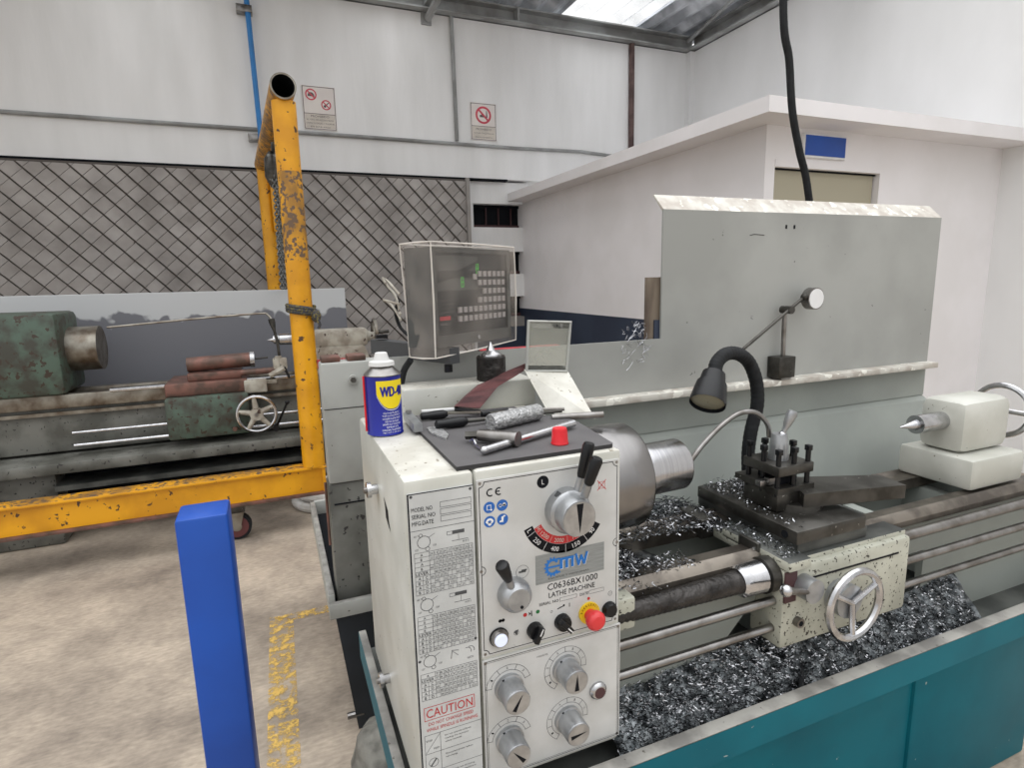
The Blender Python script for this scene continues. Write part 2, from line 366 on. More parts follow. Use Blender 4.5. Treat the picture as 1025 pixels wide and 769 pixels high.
# upper back wall (in front of the lower one), lower wall with strip windows
b = MB(); b.box((-6, 6.2, 2.52), (5.0, 6.6, 4.12), 'wall'); b.box((-6, 6.19, 2.5), (2.5, 6.6, 2.52), 'dark')  # dark strip paints in the shadow line below the upper wall
b.box((-6, 6.26, 0), (2.12, 6.6, 2.5), 'wall')
b.box((2.12, 6.26, 2.27), (2.78, 6.6, 2.5), 'wall'); b.box((2.12, 6.26, 1.76), (2.78, 6.6, 2.02), 'wall')
b.box((2.12, 6.26, 1.26), (2.78, 6.6, 1.51), 'wall'); b.box((2.12, 6.26, .92), (2.78, 6.6, 1.03), 'conc'); b.box((2.12, 6.26, 0), (2.78, 6.6, .92), 'navy')
b.box((2.764, 6.26, 1.0), (2.78, 6.6, 2.3), 'wall')
struct('wall_back', b, smooth=False)
for i, (z0, z1) in enumerate(((2.02, 2.27), (1.51, 1.76), (1.03, 1.26))):
    b = MB(); b.box((2.12, 6.40, z0), (2.764, 6.48, z1), 'dark')
    b.box((2.12, 6.37, z0), (2.764, 6.40, z0+.035), 'maroon'); b.box((2.12, 6.37, z1-.03), (2.764, 6.40, z1), 'dark')
    if i == 0:
        for xx in (2.3, 2.45, 2.6): b.box((xx, 6.375, z0), (xx+.012, 6.40, z1), 'maroon')
    struct('window_%d' % (i+1), b, smooth=False)
b = MB(); b.box((4.9, -3, 0), (5.1, 6.2, 4.1), 'wall'); b.box((4.84, 6.12, 2.3), (4.9, 6.2, 4.1), 'wall'); struct('wall_right', b, smooth=False)
# office block: side wall, front wall with doorway, slab roof
b = MB()
b.box((2.7, 2.82, 1.12), (2.8, 6.4, 2.29), 'office'); b.box((2.7, 2.82, 0), (2.8, 6.4, 1.12), 'navy')
b.box((2.7, 2.72, 1.12), (2.775, 2.82, 2.29), 'office'); b.box((2.7, 2.72, 0), (2.775, 2.82, 1.12), 'navy'); b.box((2.775, 2.72, 2.105), (4.9, 2.82, 2.29), 'office'); b.box((3.66, 2.72, 0), (4.9, 2.82, 2.105), 'office')
struct('wall_office', b, smooth=False)
b = MB(); b.box((2.5, 2.51, 2.29), (4.9, 6.2, 2.372), 'office'); struct('trim_1', b, smooth=False)['label'] = 'projecting concrete slab roof of the office'
b = MB(); b.box((2.78, 2.76, 0), (3.65, 2.8, 2.06), 'door'); b.box((2.775, 2.715, 2.065), (3.66, 2.8, 2.105), 'office'); b.box((2.775, 2.75, 2.055), (3.66, 2.79, 2.068), 'dark')
b.cyl((3.55, 2.76, 1.02), (3.55, 2.70, 1.02), .02, 'steel'); struct('door_1', b)
# roof: corrugated sheets with skylight strips
def corr(b, x0, x1, y0, y1, z, m):
    per = .21; n = int((x1-x0)/(per/6)); pts = []
    for i in range(n+1):
        x = x0+(x1-x0)*i/n; ph = (x/per) % 1; h = .055*max(0, min(1, 2.6*(abs(ph-.5)*2)-.8)); pts.append((x, z+h))
    vv = [(x, y0, zz) for x, zz in pts]+[(x, y1, zz) for x, zz in pts]; k = len(pts)
    b.add(vv, [(i, i+1, k+i+1, k+i) for i in range(k-1)], m)
b = MB()
for x0, x1 in ((-6, -1.3), (-.3, .9), (1.8, 3.2), (4.13, 5.1)): corr(b, x0, x1, 3.4, 6.7, 4.25, 'roof')
struct('ceiling', b, smooth=False)
for i, (x0, x1) in enumerate(((3.17, 4.16), (.87, 1.83), (-1.33, -.27))):
    b = MB(); corr(b, x0, x1, 3.4, 6.7, 4.243, 'sky'); struct('window_%d' % (4+i), b, ang=20)['label'] = 'translucent skylight strip in the roof'
# steel beams under roof
b = MB(); b.box((-6, 6.08, 4.06), (4.9, 6.2, 4.075), 'steelbeam'); b.box((-6, 6.08, 4.19), (4.9, 6.2, 4.205), 'steelbeam'); b.box((-6, 6.17, 4.06), (4.9, 6.19, 4.2), 'steelbeam')
b.box((2.6, 6.05, 4.075), (2.62, 6.2, 4.19), 'steelbeam')
struct('trim_2', b, smooth=False)['label'] = 'grey steel channel beam along the top of the back wall'
b = MB(); b.box((4.78, 3.4, 4.06), (4.9, 6.1, 4.075), 'steelbeam'); b.box((4.87, 3.4, 4.06), (4.89, 6.1, 4.2), 'steelbeam'); b.box((4.78, 3.4, 4.19), (4.9, 6.1, 4.205), 'steelbeam')
struct('trim_3', b, smooth=False)['label'] = 'grey steel channel beam along the top of the right wall'
b = MB(); b.prism([(1.62, 6.2, 3.95), (1.72, 6.2, 3.95), (1.72, 6.2, 4.08), (1.62, 6.2, 4.08)], (0, -.02, 0), 'steelbeam'); b.box((1.64, 3.5, 4.1), (1.72, 6.18, 4.2), 'steelbeam', rot=(R_(-1), 'X', (1.68, 6.18, 4.1)))
b.tube([(1.68, 6.16, 4.0), (1.74, 5.4, 4.16)], .035, 'steelbeam')
struct('trim_4', b)['label'] = 'steel rafter with end plate on the back wall'
b = MB(); b.tube([(4.78, 6.1, 4.15), (4.4, 4.4, 4.2), (4.3, 4.0, 4.2)], .02, 'steelbeam'); struct('trim_5', b)['label'] = 'thin roof brace running into the corner'
# conduits
def pipe(name, pts, r, m, label, cat, **k):
    return tag(MB().tube(pts, r, m, **k).build(name), label, cat)
o = pipe('conduit', [(-4, 6.185, 2.852), (1, 6.18, 2.853), (2.6, 6.185, 2.848), (3.4, 6.185, 2.86), (3.85, 6.185, 2.835)], .018, 'steelbeam', 'long grey horizontal conduit along the white back wall', 'pipe')
pipe('conduit', [(1.925, 6.18, 4.06), (1.94, 6.18, 2.88)], .02, 'steelbeam', 'vertical grey conduit dropping from the roof beam between the two wall signs', 'pipe')
pipe('drain_pipe', [(4.055, 6.17, 4.1), (4.065, 6.17, 2.42)], .033, 'rustpipe', 'vertical rusty brown pipe on the back wall below the skylight', 'pipe')
t = thing('water_pipe', (.05, 6.15, 0), 'thin vertical blue pipe clipped to the back wall behind the yellow frame', 'pipe')
MB().tube([(.04, 6.13, 4.1), (.055, 6.11, 2.9), (.062, 5.98, 2.5), (.065, 5.97, 0)], .023, 'bluepipe').build('pipe', t)
for z in (3.84, 2.77): MB().box((-.05, 6.1, z-.03), (.08, 6.198, z+.03), 'steel', .005).build('pipe_clamp', t)

# wall signs
def slashring(d, a, b_, r, m):
    d.ring(a, b_, r*.87, r*.24, m, 2); d.line([(a-r*.6, b_+r*.6), (a+r*.6, b_-r*.6)], r*.22, m, 3)
def sign(loc, w, h, split, label, lines, kind):
    t = thing('warning_sign', loc, label, 'sign')
    b = MB(); x, y, z = loc; b.box((x, y, z), (x+w, y+.008, z+h), 'signw'); d = Dec(b, (x, y, z), (1, 0, 0), (0, 0, 1))
    d.rect(.015, .015, w-.015, h*split, 'signlow', 1); d.box(.008, .008, w-.008, h-.008, .006, 'signink', 1); d.line([(.01, h*split), (w-.01, h*split)], .005, 'signink', 2)
    if kind == 1:
        slashring(d, w*.27, h*.80, .052, 'signred'); slashring(d, w*.71, h*.585, .046, 'signred')
        d.arc(w*.27, h*.775, .0, .03, 0, 180, 'signink', 1); d.poly([(w*.27-.03, h*.76), (w*.27+.035, h*.755), (w*.27+.03, h*.775), (w*.27-.03, h*.775)], 'signink', 1)
        d.disc(w*.71-.012, h*.585-.012, .012, 'signink', 1); d.line([(w*.71-.01, h*.585-.01), (w*.71+.022, h*.585+.02)], .008, 'signink', 1)
    else:
        slashring(d, w*.5, h*.68, .088, 'signred')
        d.poly([(w*.36, h*.62), (w*.56, h*.62), (w*.58, h*.67), (w*.46, h*.70), (w*.36, h*.68)], 'signink', 1)
        d.poly([(w*.60, h*.62), (w*.66, h*.62), (w*.64, h*.8), (w*.61, h*.8)], 'signink', 1)
    n = len(lines); 
    for i, (tx, hh, ww) in enumerate(lines):
        d.text(tx, w*.5, h*split-(i+.75)*(h*split-.02)/n, hh, 'signink', w*ww, 2, align='c')
    b.build('board', t, smooth=False)
    for a, c in ((.01, .01), (w-.01, .01), (.01, h-.01), (w-.01, h-.01)): MB().cyl((x+a, y, z+c), (x+a, y-.004, z+c), .006, 'steel', n=8).build('screw', t)
sign((.445, 6.19, 2.89), .30, .39, .37, 'larger prohibition sign with two red circles on back wall beside yellow pole', [('PROHIBIDO', .02, .55), ('EL USO DE ACCESORIOS', .014, .8), ('COMO CADENAS Y PULSERAS', .014, .85), ('EN ESTA AREA', .014, .6)], 1)
sign((2.10, 6.19, 2.905), .285, .37, .38, 'prohibition sign with one red circle on back wall right of the vertical conduit', [('PROHIBIDO', .02, .6), ('TOCAR MAQUINARIA', .014, .8), ('EN MOVIMIENTO', .014, .65)], 2)
# blue sign by the door
b = MB(); b.box((2.97, 2.70, 2.125), (3.32, 2.72, 2.26), 'white', .004); b.box((2.982, 2.697, 2.137), (3.31, 2.70, 2.25), 'bluepaint')
tag(b.build('door_sign', smooth=False), 'small blue plate with white rim above the beige office door', 'sign')

# woven slat screen
t = thing('lattice_screen', (-1, 6.12, 0), 'tall grey woven diagonal slat screen against the back wall', 'screen')
b = MB(); b.box((-4, 6.13, .05), (2.0, 6.15, 2.49), 'latgap'); b.build('backing', t, smooth=False)
b = MB(); P = .127; uu = Vector((cos(R_(47)), -sin(R_(47)))); vv_ = Vector((sin(R_(47)), cos(R_(47))))
x_lo, x_hi, z_lo, z_hi = -2.9, 2.0, .06, 2.47
rr = random.Random(3)
def cliprect(pts):
    def cl(ps, f):
        out = []
        for i in range(len(ps)):
            a, c = ps[i-1], ps[i]; fa, fc = f(a), f(c)
            if (fa >= 0) != (fc >= 0): k = fa/(fa-fc); out.append((a[0]+(c[0]-a[0])*k, a[1]+(c[1]-a[1])*k))
            if fc >= 0: out.append(c)
        return out
    for f in (lambda p: p[0]-x_lo, lambda p: x_hi-p[0], lambda p: p[1]-z_lo, lambda p: z_hi-p[1]):
        if pts: pts = cl(pts, f)
    return pts
for i in range(-40, 60):
    for j in range(-45, 45):
        c = uu*(i*P*.8)+vv_*(j*P)
        cx, cz = c.x, c.y+1.2
        if not (x_lo-.2 < cx < x_hi+.2 and z_lo-.2 < cz < z_hi+.2): continue
        q = [(cx+uu.x*a+vv_.x*e, cz+uu.y*a+vv_.y*e) for a, e in ((-P*.38, -P*.42), (P*.38, -P*.42), (P*.38, P*.46), (-P*.38, P*.46))]
        q = cliprect(q)
        if len(q) < 3: continue
        y1 = 6.112 + rr.uniform(0, .004); tl = rr.uniform(-.05, .05); tz = (.16 if (i+j) % 2 else -.05)+rr.uniform(-.05, .05)
        def yy(p): return y1 + ((p[0]-cx)*vv_.x+(p[1]-cz)*vv_.y)*(.12) + ((p[0]-cx)*uu.x+(p[1]-cz)*uu.y)*tz
        f_ = [(p[0], yy(p), p[1]) for p in q]; n = len(f_)
        bk = [(p[0], 6.13, p[1]) for p in q]
        b.add(f_+bk, [tuple(range(n))[::-1]]+[(k, (k+1) % n, n+(k+1) % n, n+k) for k in range(n)], 'lattice')
b.build('slats', t, smooth=False)
b = MB(); b.box((1.995, 6.08, .0), (2.03, 6.13, 2.5), 'conc'); b.build('end_post', t, smooth=False)

# floor line
b = MB(); z = .002
b.poly([(-.145, .6, z), (-.045, .6, z), (-.025, 2.58, z), (-.12, 2.62, z)], 'fline'); b.poly([(-.12, 2.62, z), (-.02, 2.56, z), (.6, 2.56, z), (.6, 2.62, z)], 'fline')
o = b.build('floor_marking', smooth=False); tag(o, 'worn yellow corner line painted on the concrete floor', 'floor marking')

# ================================================================== YELLOW GANTRY FRAME
t = thing('gantry_crane', (.16, 3.6, 0), 'tall yellow tubular hoist frame with open pipe top and chipped paint', 'crane')
b = MB(); n = 32
zc, ro, ri = 2.47, .066, .057; PA = Vector((.163, 3.50, zc)); PB = Vector((.047, 5.76, zc)); PD = (PB-PA).normalized()
b.lathe(PA, PB, [(0, ro), (1, ro)], 'yellowworn', n, False)
b.lathe(PA, PA+PD*.4, [(0, ri), (1, ri)], 'dark', n, False); b.cyl(PA+PD*.39, PA+PD*.4, ri, 'dark', n=n)
b.lathe(PA, PA+PD*.004, [(0, ri), (0, ro)], 'oldsteel', n, False)
b.build('top_pipe', t)
b = MB(); b.cyl((.160, 3.57, .39), (.161, 3.57, 1.58), .063, 'yellow', n=n); b.cyl((.161, 3.57, 1.58), (.161, 3.57, 2.05), .0631, 'yellowworn', n=n); b.cyl((.161, 3.585, 2.05), (.161, 3.585, 2.412), .063, 'yellow', n=n); b.build('upright', t)
b = MB(); b.cyl((.05, 5.7, .2), (.05, 5.7, 2.44), .055, 'yellow', n=20); b.box((.09, 5.62, 1.9), (.13, 5.66, 2.4), 'yellow', .004); b.build('upright', t)
b = MB(); b.box((-1.6, 3.52, .215), (.225, 3.66, .232), 'oldrust', .003); b.box((-1.6, 3.52, .375), (.225, 3.63, .39), 'yellow', .003, top='yellowworn'); b.box((-1.6, 3.545, .232), (.215, 3.57, .376), 'yellow'); b.box((.2, 3.53, .22), (.218, 3.66, .38), 'yellow')
b.build('base_beam', t)
b = MB(); b.box((-1.6, 5.6, .2), (.2, 5.74, .36), 'yellow', .005); b.build('base_beam', t)
def caster(x, y, lab=None):
    b = MB(); b.cyl((x, y-.02, .078), (x, y+.02, .078), .078, 'rubber', n=28); b.cyl((x, y-.023, .078), (x, y+.023, .078), .062, 'wheelred', n=28); b.cyl((x, y-.026, .078), (x, y+.026, .078), .026, 'oldsteel', n=16)
    b.build('wheel', t)
    b = MB(); b.box((x-.05, y-.04, .165), (x+.05, y+.04, .2145), 'darksteel', .004)
    for q in (-1, 1): b.prism([(x-.045, y+q*.034-.003, .17), (x+.045, y+q*.034-.003, .17), (x+.015, y+q*.034-.003, .06), (x-.015, y+q*.034-.003, .06)], (0, .006, 0), 'oldsteel')
    b.build('caster_fork', t)
caster(-.285, 3.60); caster(-1.5, 3.60); caster(-1.5, 5.67)
# rope wound round upright
b = MB(); pts = []
for i in range(90):
    a = i/90*2*pi*3.2; pts.append((.161+.072*cos(a), 3.57+.072*sin(a), 1.33-.045*i/90-.02*cos(a)*.5))
b.tube(pts, .012, 'rope', 7)
b.sphere((.235, 3.52, 1.27), .028, 'rope', sc=(1, 1, 1.3)); b.tube([(.235, 3.5, 1.28), (.25, 3.49, 1.22), (.24, 3.49, 1.2)], .01, 'rope', 6)
tag(b.build('tie_chain'), 'dark rope wrapped three times around the yellow upright', 'rope')
# hoist with chain
t = thing('chain_hoist', (.11, 4.6, 2.2), 'steel chain hoist hanging on a trolley hook under the yellow top pipe', 'hoist')
b = MB(); ring = [(.115, 4.6+.075*cos(a), 2.44+.075*sin(a)) for a in [2*pi*i/24 for i in range(24)]]; b.tube(ring, .014, 'chain', 8, closed=True); b.build('shackle', t)
b = MB(); b.lathe((.10, 4.62, 2.36), (.10, 4.62, 2.12), [(0, .02), (.2, .05), (.7, .055), (1, .02)], 'darksteel', 20); b.box((.07, 4.58, 2.16), (.13, 4.66, 2.34), 'chain', .01); b.build('body', t)
def chain(p0, p1, parent, wob=0, n=34):
    b = MB(); p0 = Vector(p0); p1 = Vector(p1); L_ = (p1-p0).length/n
    for i in range(n):
        c = p0.lerp(p1, (i+.5)/n); c += Vector((wob*sin(i*.2), 0, 0)); e = Vector((1, 0, 0)) if i % 2 else Vector((0, 1, 0)); dd = (p1-p0).normalized()
        pts = [c+e*.013*cos(a)+dd*(L_*.68)*sin(a) for a in [2*pi*k/10 for k in range(10)]]
        b.tube(pts, .0055, 'chain', 5, closed=True)
    return b.build('chain', parent)
chain((.104, 4.58, 2.2), (.092, 4.58, 1.42), t); chain((.122, 4.6, 2.2), (.112, 4.6, 1.42), t, .004)

# ================================================================== OLD LATHE IN THE BACK
t = thing('old_lathe', (-.6, 4.2, 0), 'old worn lathe with spoked handwheel standing behind the yellow frame', 'lathe')
b = MB(); b.box((-1.9, 4.02, .78), (.75, 4.07, .86), 'oldsteel', .006); b.box((-1.9, 4.25, .78), (.75, 4.3, .86), 'oldsteel', .006); b.box((-1.9, 4.06, .52), (.75, 4.26, .79), 'greydark', .01)
b.box((-.9, 4.0, .855), (.75, 4.04, .875), 'chrome', .004); b.box((-1.9, 4.03, .74), (.75, 4.06, .76), 'oldsteel'); b.build('bed', t)
b = MB(); b.box((-2.0, 3.85, .44), (.85, 4.5, .505), 'greydark', .01); b.build('chip_tray', t)
b = MB(); b.box((-1.95, 3.95, 0), (-1.2, 4.45, .44), 'greydark', .02); b.build('pedestal', t)
b = MB(); b.box((.2, 4.3, 0), (.7, 4.48, .44), 'greydark', .02); b.build('pedestal', t)
b = MB(); b.box((-1.2, 4.1, .10), (.12, 4.12, .44), 'dark'); b.box((-1.2, 3.9, .33), (.12, 4.1, .36), 'trayin'); b.build('lower_shelf', t)
b = MB(); b.box((-1.9, 3.98, .86), (-1.1, 4.4, 1.32), 'oldgreen', .03); b.build('headstock', t)
b = MB(); b.cyl((-1.1, 4.2, 1.10), (-.95, 4.2, 1.10), .13, 'oldsteel'); b.build('chuck', t)
for z, r in ((.640, .011), (.566, .013)): MB().cyl((-1.1, 3.98, z), (.75, 3.98, z), r, 'chrome', n=12).build('feed_rod', t)
b = MB(); b.box((-.62, 3.9, .55), (-.17, 4.02, .80), 'oldgreen', .012); b.box((-.62, 3.96, .8), (-.17, 4.34, .88), 'oldrust', .01); b.box((-.19, 3.94, .79), (-.06, 4.04, .87), 'oldgrey', .008); b.build('carriage', t)
b = MB(); b.box((-.50, 4.0, .88), (-.2, 4.2, .93), 'oldrust', .01); b.cyl((-.5, 4.08, .975), (-.145, 4.08, .985), .045, 'oldrust', n=20); b.cyl((-.145, 4.08, .985), (-.12, 4.08, .985), .05, 'chrome', n=20); b.cyl((-.12, 4.08, .985), (-.04, 4.08, .99), .006, 'darksteel', n=8)
b.cyl((-.45, 4.02, .905), (0, 4.02, .915), .02, 'oldrust', n=14); b.box((-.15, 4.0, .83), (.0, 4.06, .875), 'oldgrey', .006); b.build('compound_slide', t)
b = MB(); b.tube([(.02, 4.02, 1.00), (.02, 4.02, .92), (.03, 4.02, .95)], .022, 'oldgrey', 10); b.box((-.015, 4.0, .915), (.07, 4.04, .99), 'oldgrey', .01); b.tube([(-.04, 4.0, .88), (.05, 4.0, .925)], .018, 'oldgrey', 8); b.tube([(.05, 4.0, .93), (.075, 4.0, .86)], .008, 'black', 8); b.build('steady_arm', t)
# handwheel
b = MB(); c = Vector((-.132, 3.86, .672)); b.tube([c+Vector((.108*cos(a), 0, .108*sin(a))) for a in [2*pi*i/36 for i in range(36)]], .011, 'chrome', 8, closed=True)
for i in range(5):
    a = R_(95+72*i); p = c+Vector((cos(a)*.03, 0, sin(a)*.03)); q = c+Vector((cos(a)*.103, 0, sin(a)*.103)); b.tube([p, q], [.018, .012], 'oldgrey', 8)
b.cyl(c+Vector((0, .02, 0)), c+Vector((0, -.02, 0)), .038, 'oldgrey'); b.cyl(c+Vector((0, -.02, 0)), c+Vector((0, -.026, 0)), .012, 'steel'); b.cyl(c+Vector((0, .06, 0)), c, .018, 'steel'); b.build('handwheel', t)
b = MB(); b.cyl((-.03, 3.93, .565), (-.03, 3.88, .565), .02, 'black'); b.tube([(-.03, 3.89, .565), (.045, 3.87, .72)], .007, 'black', 8); b.sphere((.047, 3.87, .725), .014, 'black'); b.build('clutch_lever', t)
b = MB(); b.cyl((-.262, 3.9, .585), (-.262, 3.885, .585), .013, 'oldrust'); b.build('oil_plug', t)
# tailstock
b = MB(); b.box((.15, 4.02, 1.035), (.59, 4.16, 1.15), 'oldgrey', .02); b.prism([(.2, 4.02, 1.04), (.56, 4.02, 1.04), (.62, 4.02, .87), (.2, 4.02, .87)], (0, .16, 0), 'oldgrey'); b.box((.25, 4.0, .9), (.56, 4.03, .96), 'redpaint', .004)
ts = b.build('tailstock', t)
b = MB(); b.lathe((-.035, 4.09, 1.10), (.16, 4.09, 1.10), [(0, .002), (.18, .016), (.181, .026), (.36, .03), (.37, .036), (1, .04)], 'chrome', 20); b.build('centre_quill', ts)
b = MB(); c = Vector((.645, 4.09, 1.085)); b.lathe((.59, 4.09, 1.09), (.65, 4.09, 1.09), [(0, .045), (.5, .03), (1, .03)], 'oldgrey', 16)
b.tube([c+Vector((0, .1*cos(a), .115*sin(a))) for a in [2*pi*i/30 for i in range(30)]], .012, 'oldsteel', 8, closed=True)
for i in range(3):
    a = R_(60+120*i); b.tube([c, c+Vector((0, .1*cos(a), .11*sin(a)))], .009, 'oldsteel', 6)
b.tube([c+Vector((0, -.03, .03)), c+Vector((.09, -.05, .035))], .011, 'darksteel', 8); b.build('handwheel', ts)
b = MB(); b.tube([(.19, 4.06, 1.15), (.235, 4.05, 1.235)], .012, 'oldsteel', 8); b.sphere((.24, 4.05, 1.24), .016, 'chrome'); b.build('clamp_lever', ts)
# coolant pipe on old lathe
b = MB(); b.tube(spline([(-.9, 4.15, 1.22), (-.45, 4.13, 1.25), (-.07, 4.1, 1.27), (-.02, 4.08, 1.26), (.0, 4.06, 1.235)], 6), .007, 'oldsteel', 6); b.lathe((.0, 4.06, 1.235), (.025, 4.04, 1.08), [(0, .02), (.15, .02), (.5, .009), (1, .009)], 'darksteel', 10); b.cyl((.024, 4.04, 1.08), (.028, 4.04, 1.0), .009, 'darksteel', n=8); b.build('coolant_pipe', t)
# steel sheet behind
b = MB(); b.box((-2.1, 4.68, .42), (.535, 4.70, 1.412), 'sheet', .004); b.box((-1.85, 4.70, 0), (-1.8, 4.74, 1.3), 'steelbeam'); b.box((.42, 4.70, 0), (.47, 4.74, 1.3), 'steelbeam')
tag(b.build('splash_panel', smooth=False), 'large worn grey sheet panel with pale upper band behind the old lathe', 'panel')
# white coiled hose / drum on floor
t = thing('coiled_hose', (.2, 4.05, 0), 'white ribbed coil lying on the floor under the yellow beam', 'coil')
for k, (rad, z) in enumerate(((.26, .03), (.235, .09), (.2, .14), (.15, .18))):
    MB().tube([(.31+rad*cos(a), 4.0+rad*sin(a)*.92, z) for a in [2*pi*i/40 for i in range(40)]], .032, 'tyre', 10, closed=True).build('coil_turn', t)

# ================================================================== GREY MACHINE TO THE REAR LEFT
t = thing('grey_lathe', (.3, 1.9, 0), 'grey machine with grimy lower column and pan just behind the spray can', 'machine')
b = MB(); b.box((.120, 1.80, .845), (.62, 1.88, 1.218), 'greymach', .008); b.box((.1215, 1.7985, 1.078), (.62, 1.80, 1.080), 'dark'); b.cyl((.21, 1.80, 1.165), (.21, 1.785, 1.165), .014, 'greymach', n=16); b.cyl((.21, 1.785, 1.165), (.21, 1.78, 1.165), .009, 'steel', n=6); b.build('headstock', t)
b = MB(); b.box((.117, 1.81, .45), (.62, 1.90, .843), 'greydark', .006); b.box((.13, 1.807, .775), (.5, 1.81, .779), 'dark'); b.build('lower_column', t)
b = MB()
for p in ((.125, 1.81, 1.217), (.20, 1.81, 1.217)): MB().box(p, (p[0]+.055, p[1]+.06, 1.236), 'oldrust', .005).build('cast_foot', t)
b = MB(); x0, x1, y0, y1 = .088, .7, 1.76, 2.65
b.box((x0+.001, y0+.001, .425), (x1, y1, .44), 'dark')
b.box((x0, y0+.018, .4245), (x0+.02, y1, .50), 'greymach', .004, top='traylip'); b.box((x0-.001, y0, .424), (x1, y0+.02, .475), 'greymach', .004, top='traylip'); b.box((x0, y1-.02, .425), (x1, y1, .5), 'greymach', .004); b.box((x1-.02, y0, .425), (x1, y1, .5), 'greymach', .004)
b.build('pan', t)
b = MB(); b.prism([(.105, 1.79, .425), (.62, 1.79, .425), (.60, 1.79, 0), (.15, 1.79, 0)], (0, .4, 0), 'basenavy'); b.cyl((.17, 1.80, .05), (.118, 1.80, .05), .011, 'steel', n=10); b.build('base', t)
b = MB(); b.tube([(.110, 1.83, .845), (.110, 1.83, .64)], .004, 'oldrust', 8); b.build('red_pipe', t)
# grimy cloth bundle at the floor
b = MB(); rr2 = random.Random(5)
b.sphere((.215, 1.50, .11), .115, 'stone', 22, 14, (1.0, 1.2, 1.0))
for i in range(len(b.v)):
    v = b.v[i]; k = 1+.07*sin(v.x*60+v.z*30)+.06*sin(v.y*45+v.x*20); c = Vector((.215, 1.5, .11)); b.v[i] = c+(v-c)*k
    if b.v[i].z < .002: b.v[i].z = .002
tag(b.build('cloth_bundle', ang=80), 'grimy grey cloth bundle on the floor beside the teal lathe stand', 'cloth')

# blue cabinet at left
t = thing('blue_post', (-.16, 1.25, 0), 'blue painted steel post with foot plate at the left foreground edge', 'post')
b = MB(); b.box((-.20, 1.2, .02), (-.11, 1.29, 1.02), 'bluepaint', .006); b.build('column', t)
b = MB(); b.box((-.26, 1.15, 0), (-.05, 1.34, .02), 'bluepaint', .003); b.build('foot_plate', t)

# red bar seen past the guard
t = thing('red_rail', (.83, 1.93, 0), 'red painted steel rail seen past the guard below the office wall', 'rail')
b = MB(); b.box((.66, 1.905, 1.188), (.96, 1.935, 1.213), 'redpaint', .003); b.build('top_rail', t)
for x in (.69, .93): MB().box((x-.015, 1.907, 0), (x+.015, 1.933, 1.19), 'redpaint', .003).build('leg', t)

# hanging black cable
b = MB(); pts = spline([(1.80, 1.8, 4.25), (1.81, 1.8, 3.2), (1.834, 1.8, 2.44), (1.879, 1.8, 2.239), (1.909, 1.8, 2.065), (1.957, 1.8, 1.923), (2.02, 1.8, 1.76), (2.12, 1.8, 1.3), (2.15, 1.8, .0)], 8)
b.tube(pts, .014, 'rubber', 10); tag(b.build('power_cable'), 'black cable hanging from the roof at the right', 'cable')

# ================================================================== MAIN LATHE
LX, LY = .147, .772
lathe = thing('metal_lathe', (LX, LY, 0), 'large cream lathe in front with dials, chuck and teal stand', 'lathe')
def part(b, name, p=None, **k): return b.build(name, p or lathe, **k)
# stand and tray
b = MB(); b.box((.17, .86, 0), (.62, 1.24, .598), 'teal', .01); b.box((1.45, .86, 0), (2.0, 1.24, .598), 'teal', .01); b.box((.60, .87, .05), (1.46, 1.2, .598), 'teal'); part(b, 'stand')
b = MB(); x0, x1, y0, y1 = .125, 2.06, .717, 1.30
b.box((x0+.002, y0+.002, .585), (x1-.002, y1, .60), 'teal', top='trayin')
b.box((x0, y0, .585), (x1, y0+.006, .648), 'teal'); b.box((x0-.0005, y0+.006, .5845), (x0+.005, y1, .648), 'teal'); b.box((x1-.005, y0, .585), (x1, y1, .648), 'teal')
b.box((x0, y0, .646), (x1, y0+.026, .650), 'traylip', .001); b.box((x0, y0+.0262, .646), (x0+.016, y1, .650), 'traylip', .001); b.box((x1-.026, y0, .646), (x1, y1, .650), 'traylip', .001)
b.box((x0+.014, y0+.02, .6), (x0+.016, y1, .646), 'traylip'); b.box((x0+.01, y0+.024, .6), (x1, y0+.026, .646), 'trayin')
part(b, 'chip_tray')
# bed
b = MB()
def xprof(pts, xa, xb, m): b.prism([(xa, y, z) for y, z in pts], (xb-xa, 0, 0), m)
xprof([(.862, .60), (.862, .872), (.845, .885), (.845, .60)][::1], .50, .74, 'guardlow')
b.box((.74, .845, .79), (1.98, .862, .884), 'guardlow'); b.box((1.40, .8455, .60), (1.98, .8615, .79), 'guardlow')
b.box((.49, 1.04, .60), (1.98, 1.06, .88), 'guardlow')
for x in (.66, .98, 1.3, 1.6, 1.9): b.box((x, .862, .62), (x+.03, 1.04, .868), 'guardlow')
b.prism([(.739, .8455, .66), (.87, .8455, .79), (.739, .8455, .79)], (0, .016, 0), 'guardlow')
part(b, 'bed')
b = MB(); xprof([(.832, .872), (.832, .886), (.842, .898), (.85, .902), (.858, .896), (.885, .896), (.885, .872)], .53, 1.98, 'way'); part(b, 'front_way')
b = MB(); xprof([(.99, .872), (.99, .900), (1.035, .900), (1.045, .906), (1.055, .900), (1.055, .872)], .62, 1.98, 'way'); part(b, 'rear_way')
b = MB(); b.box((.50, .80, .838), (.548, .834, .897), 'apron', .004); b.box((.50, .835, .70), (.515, .86, .86), 'apron', .002); part(b, 'headstock_foot')
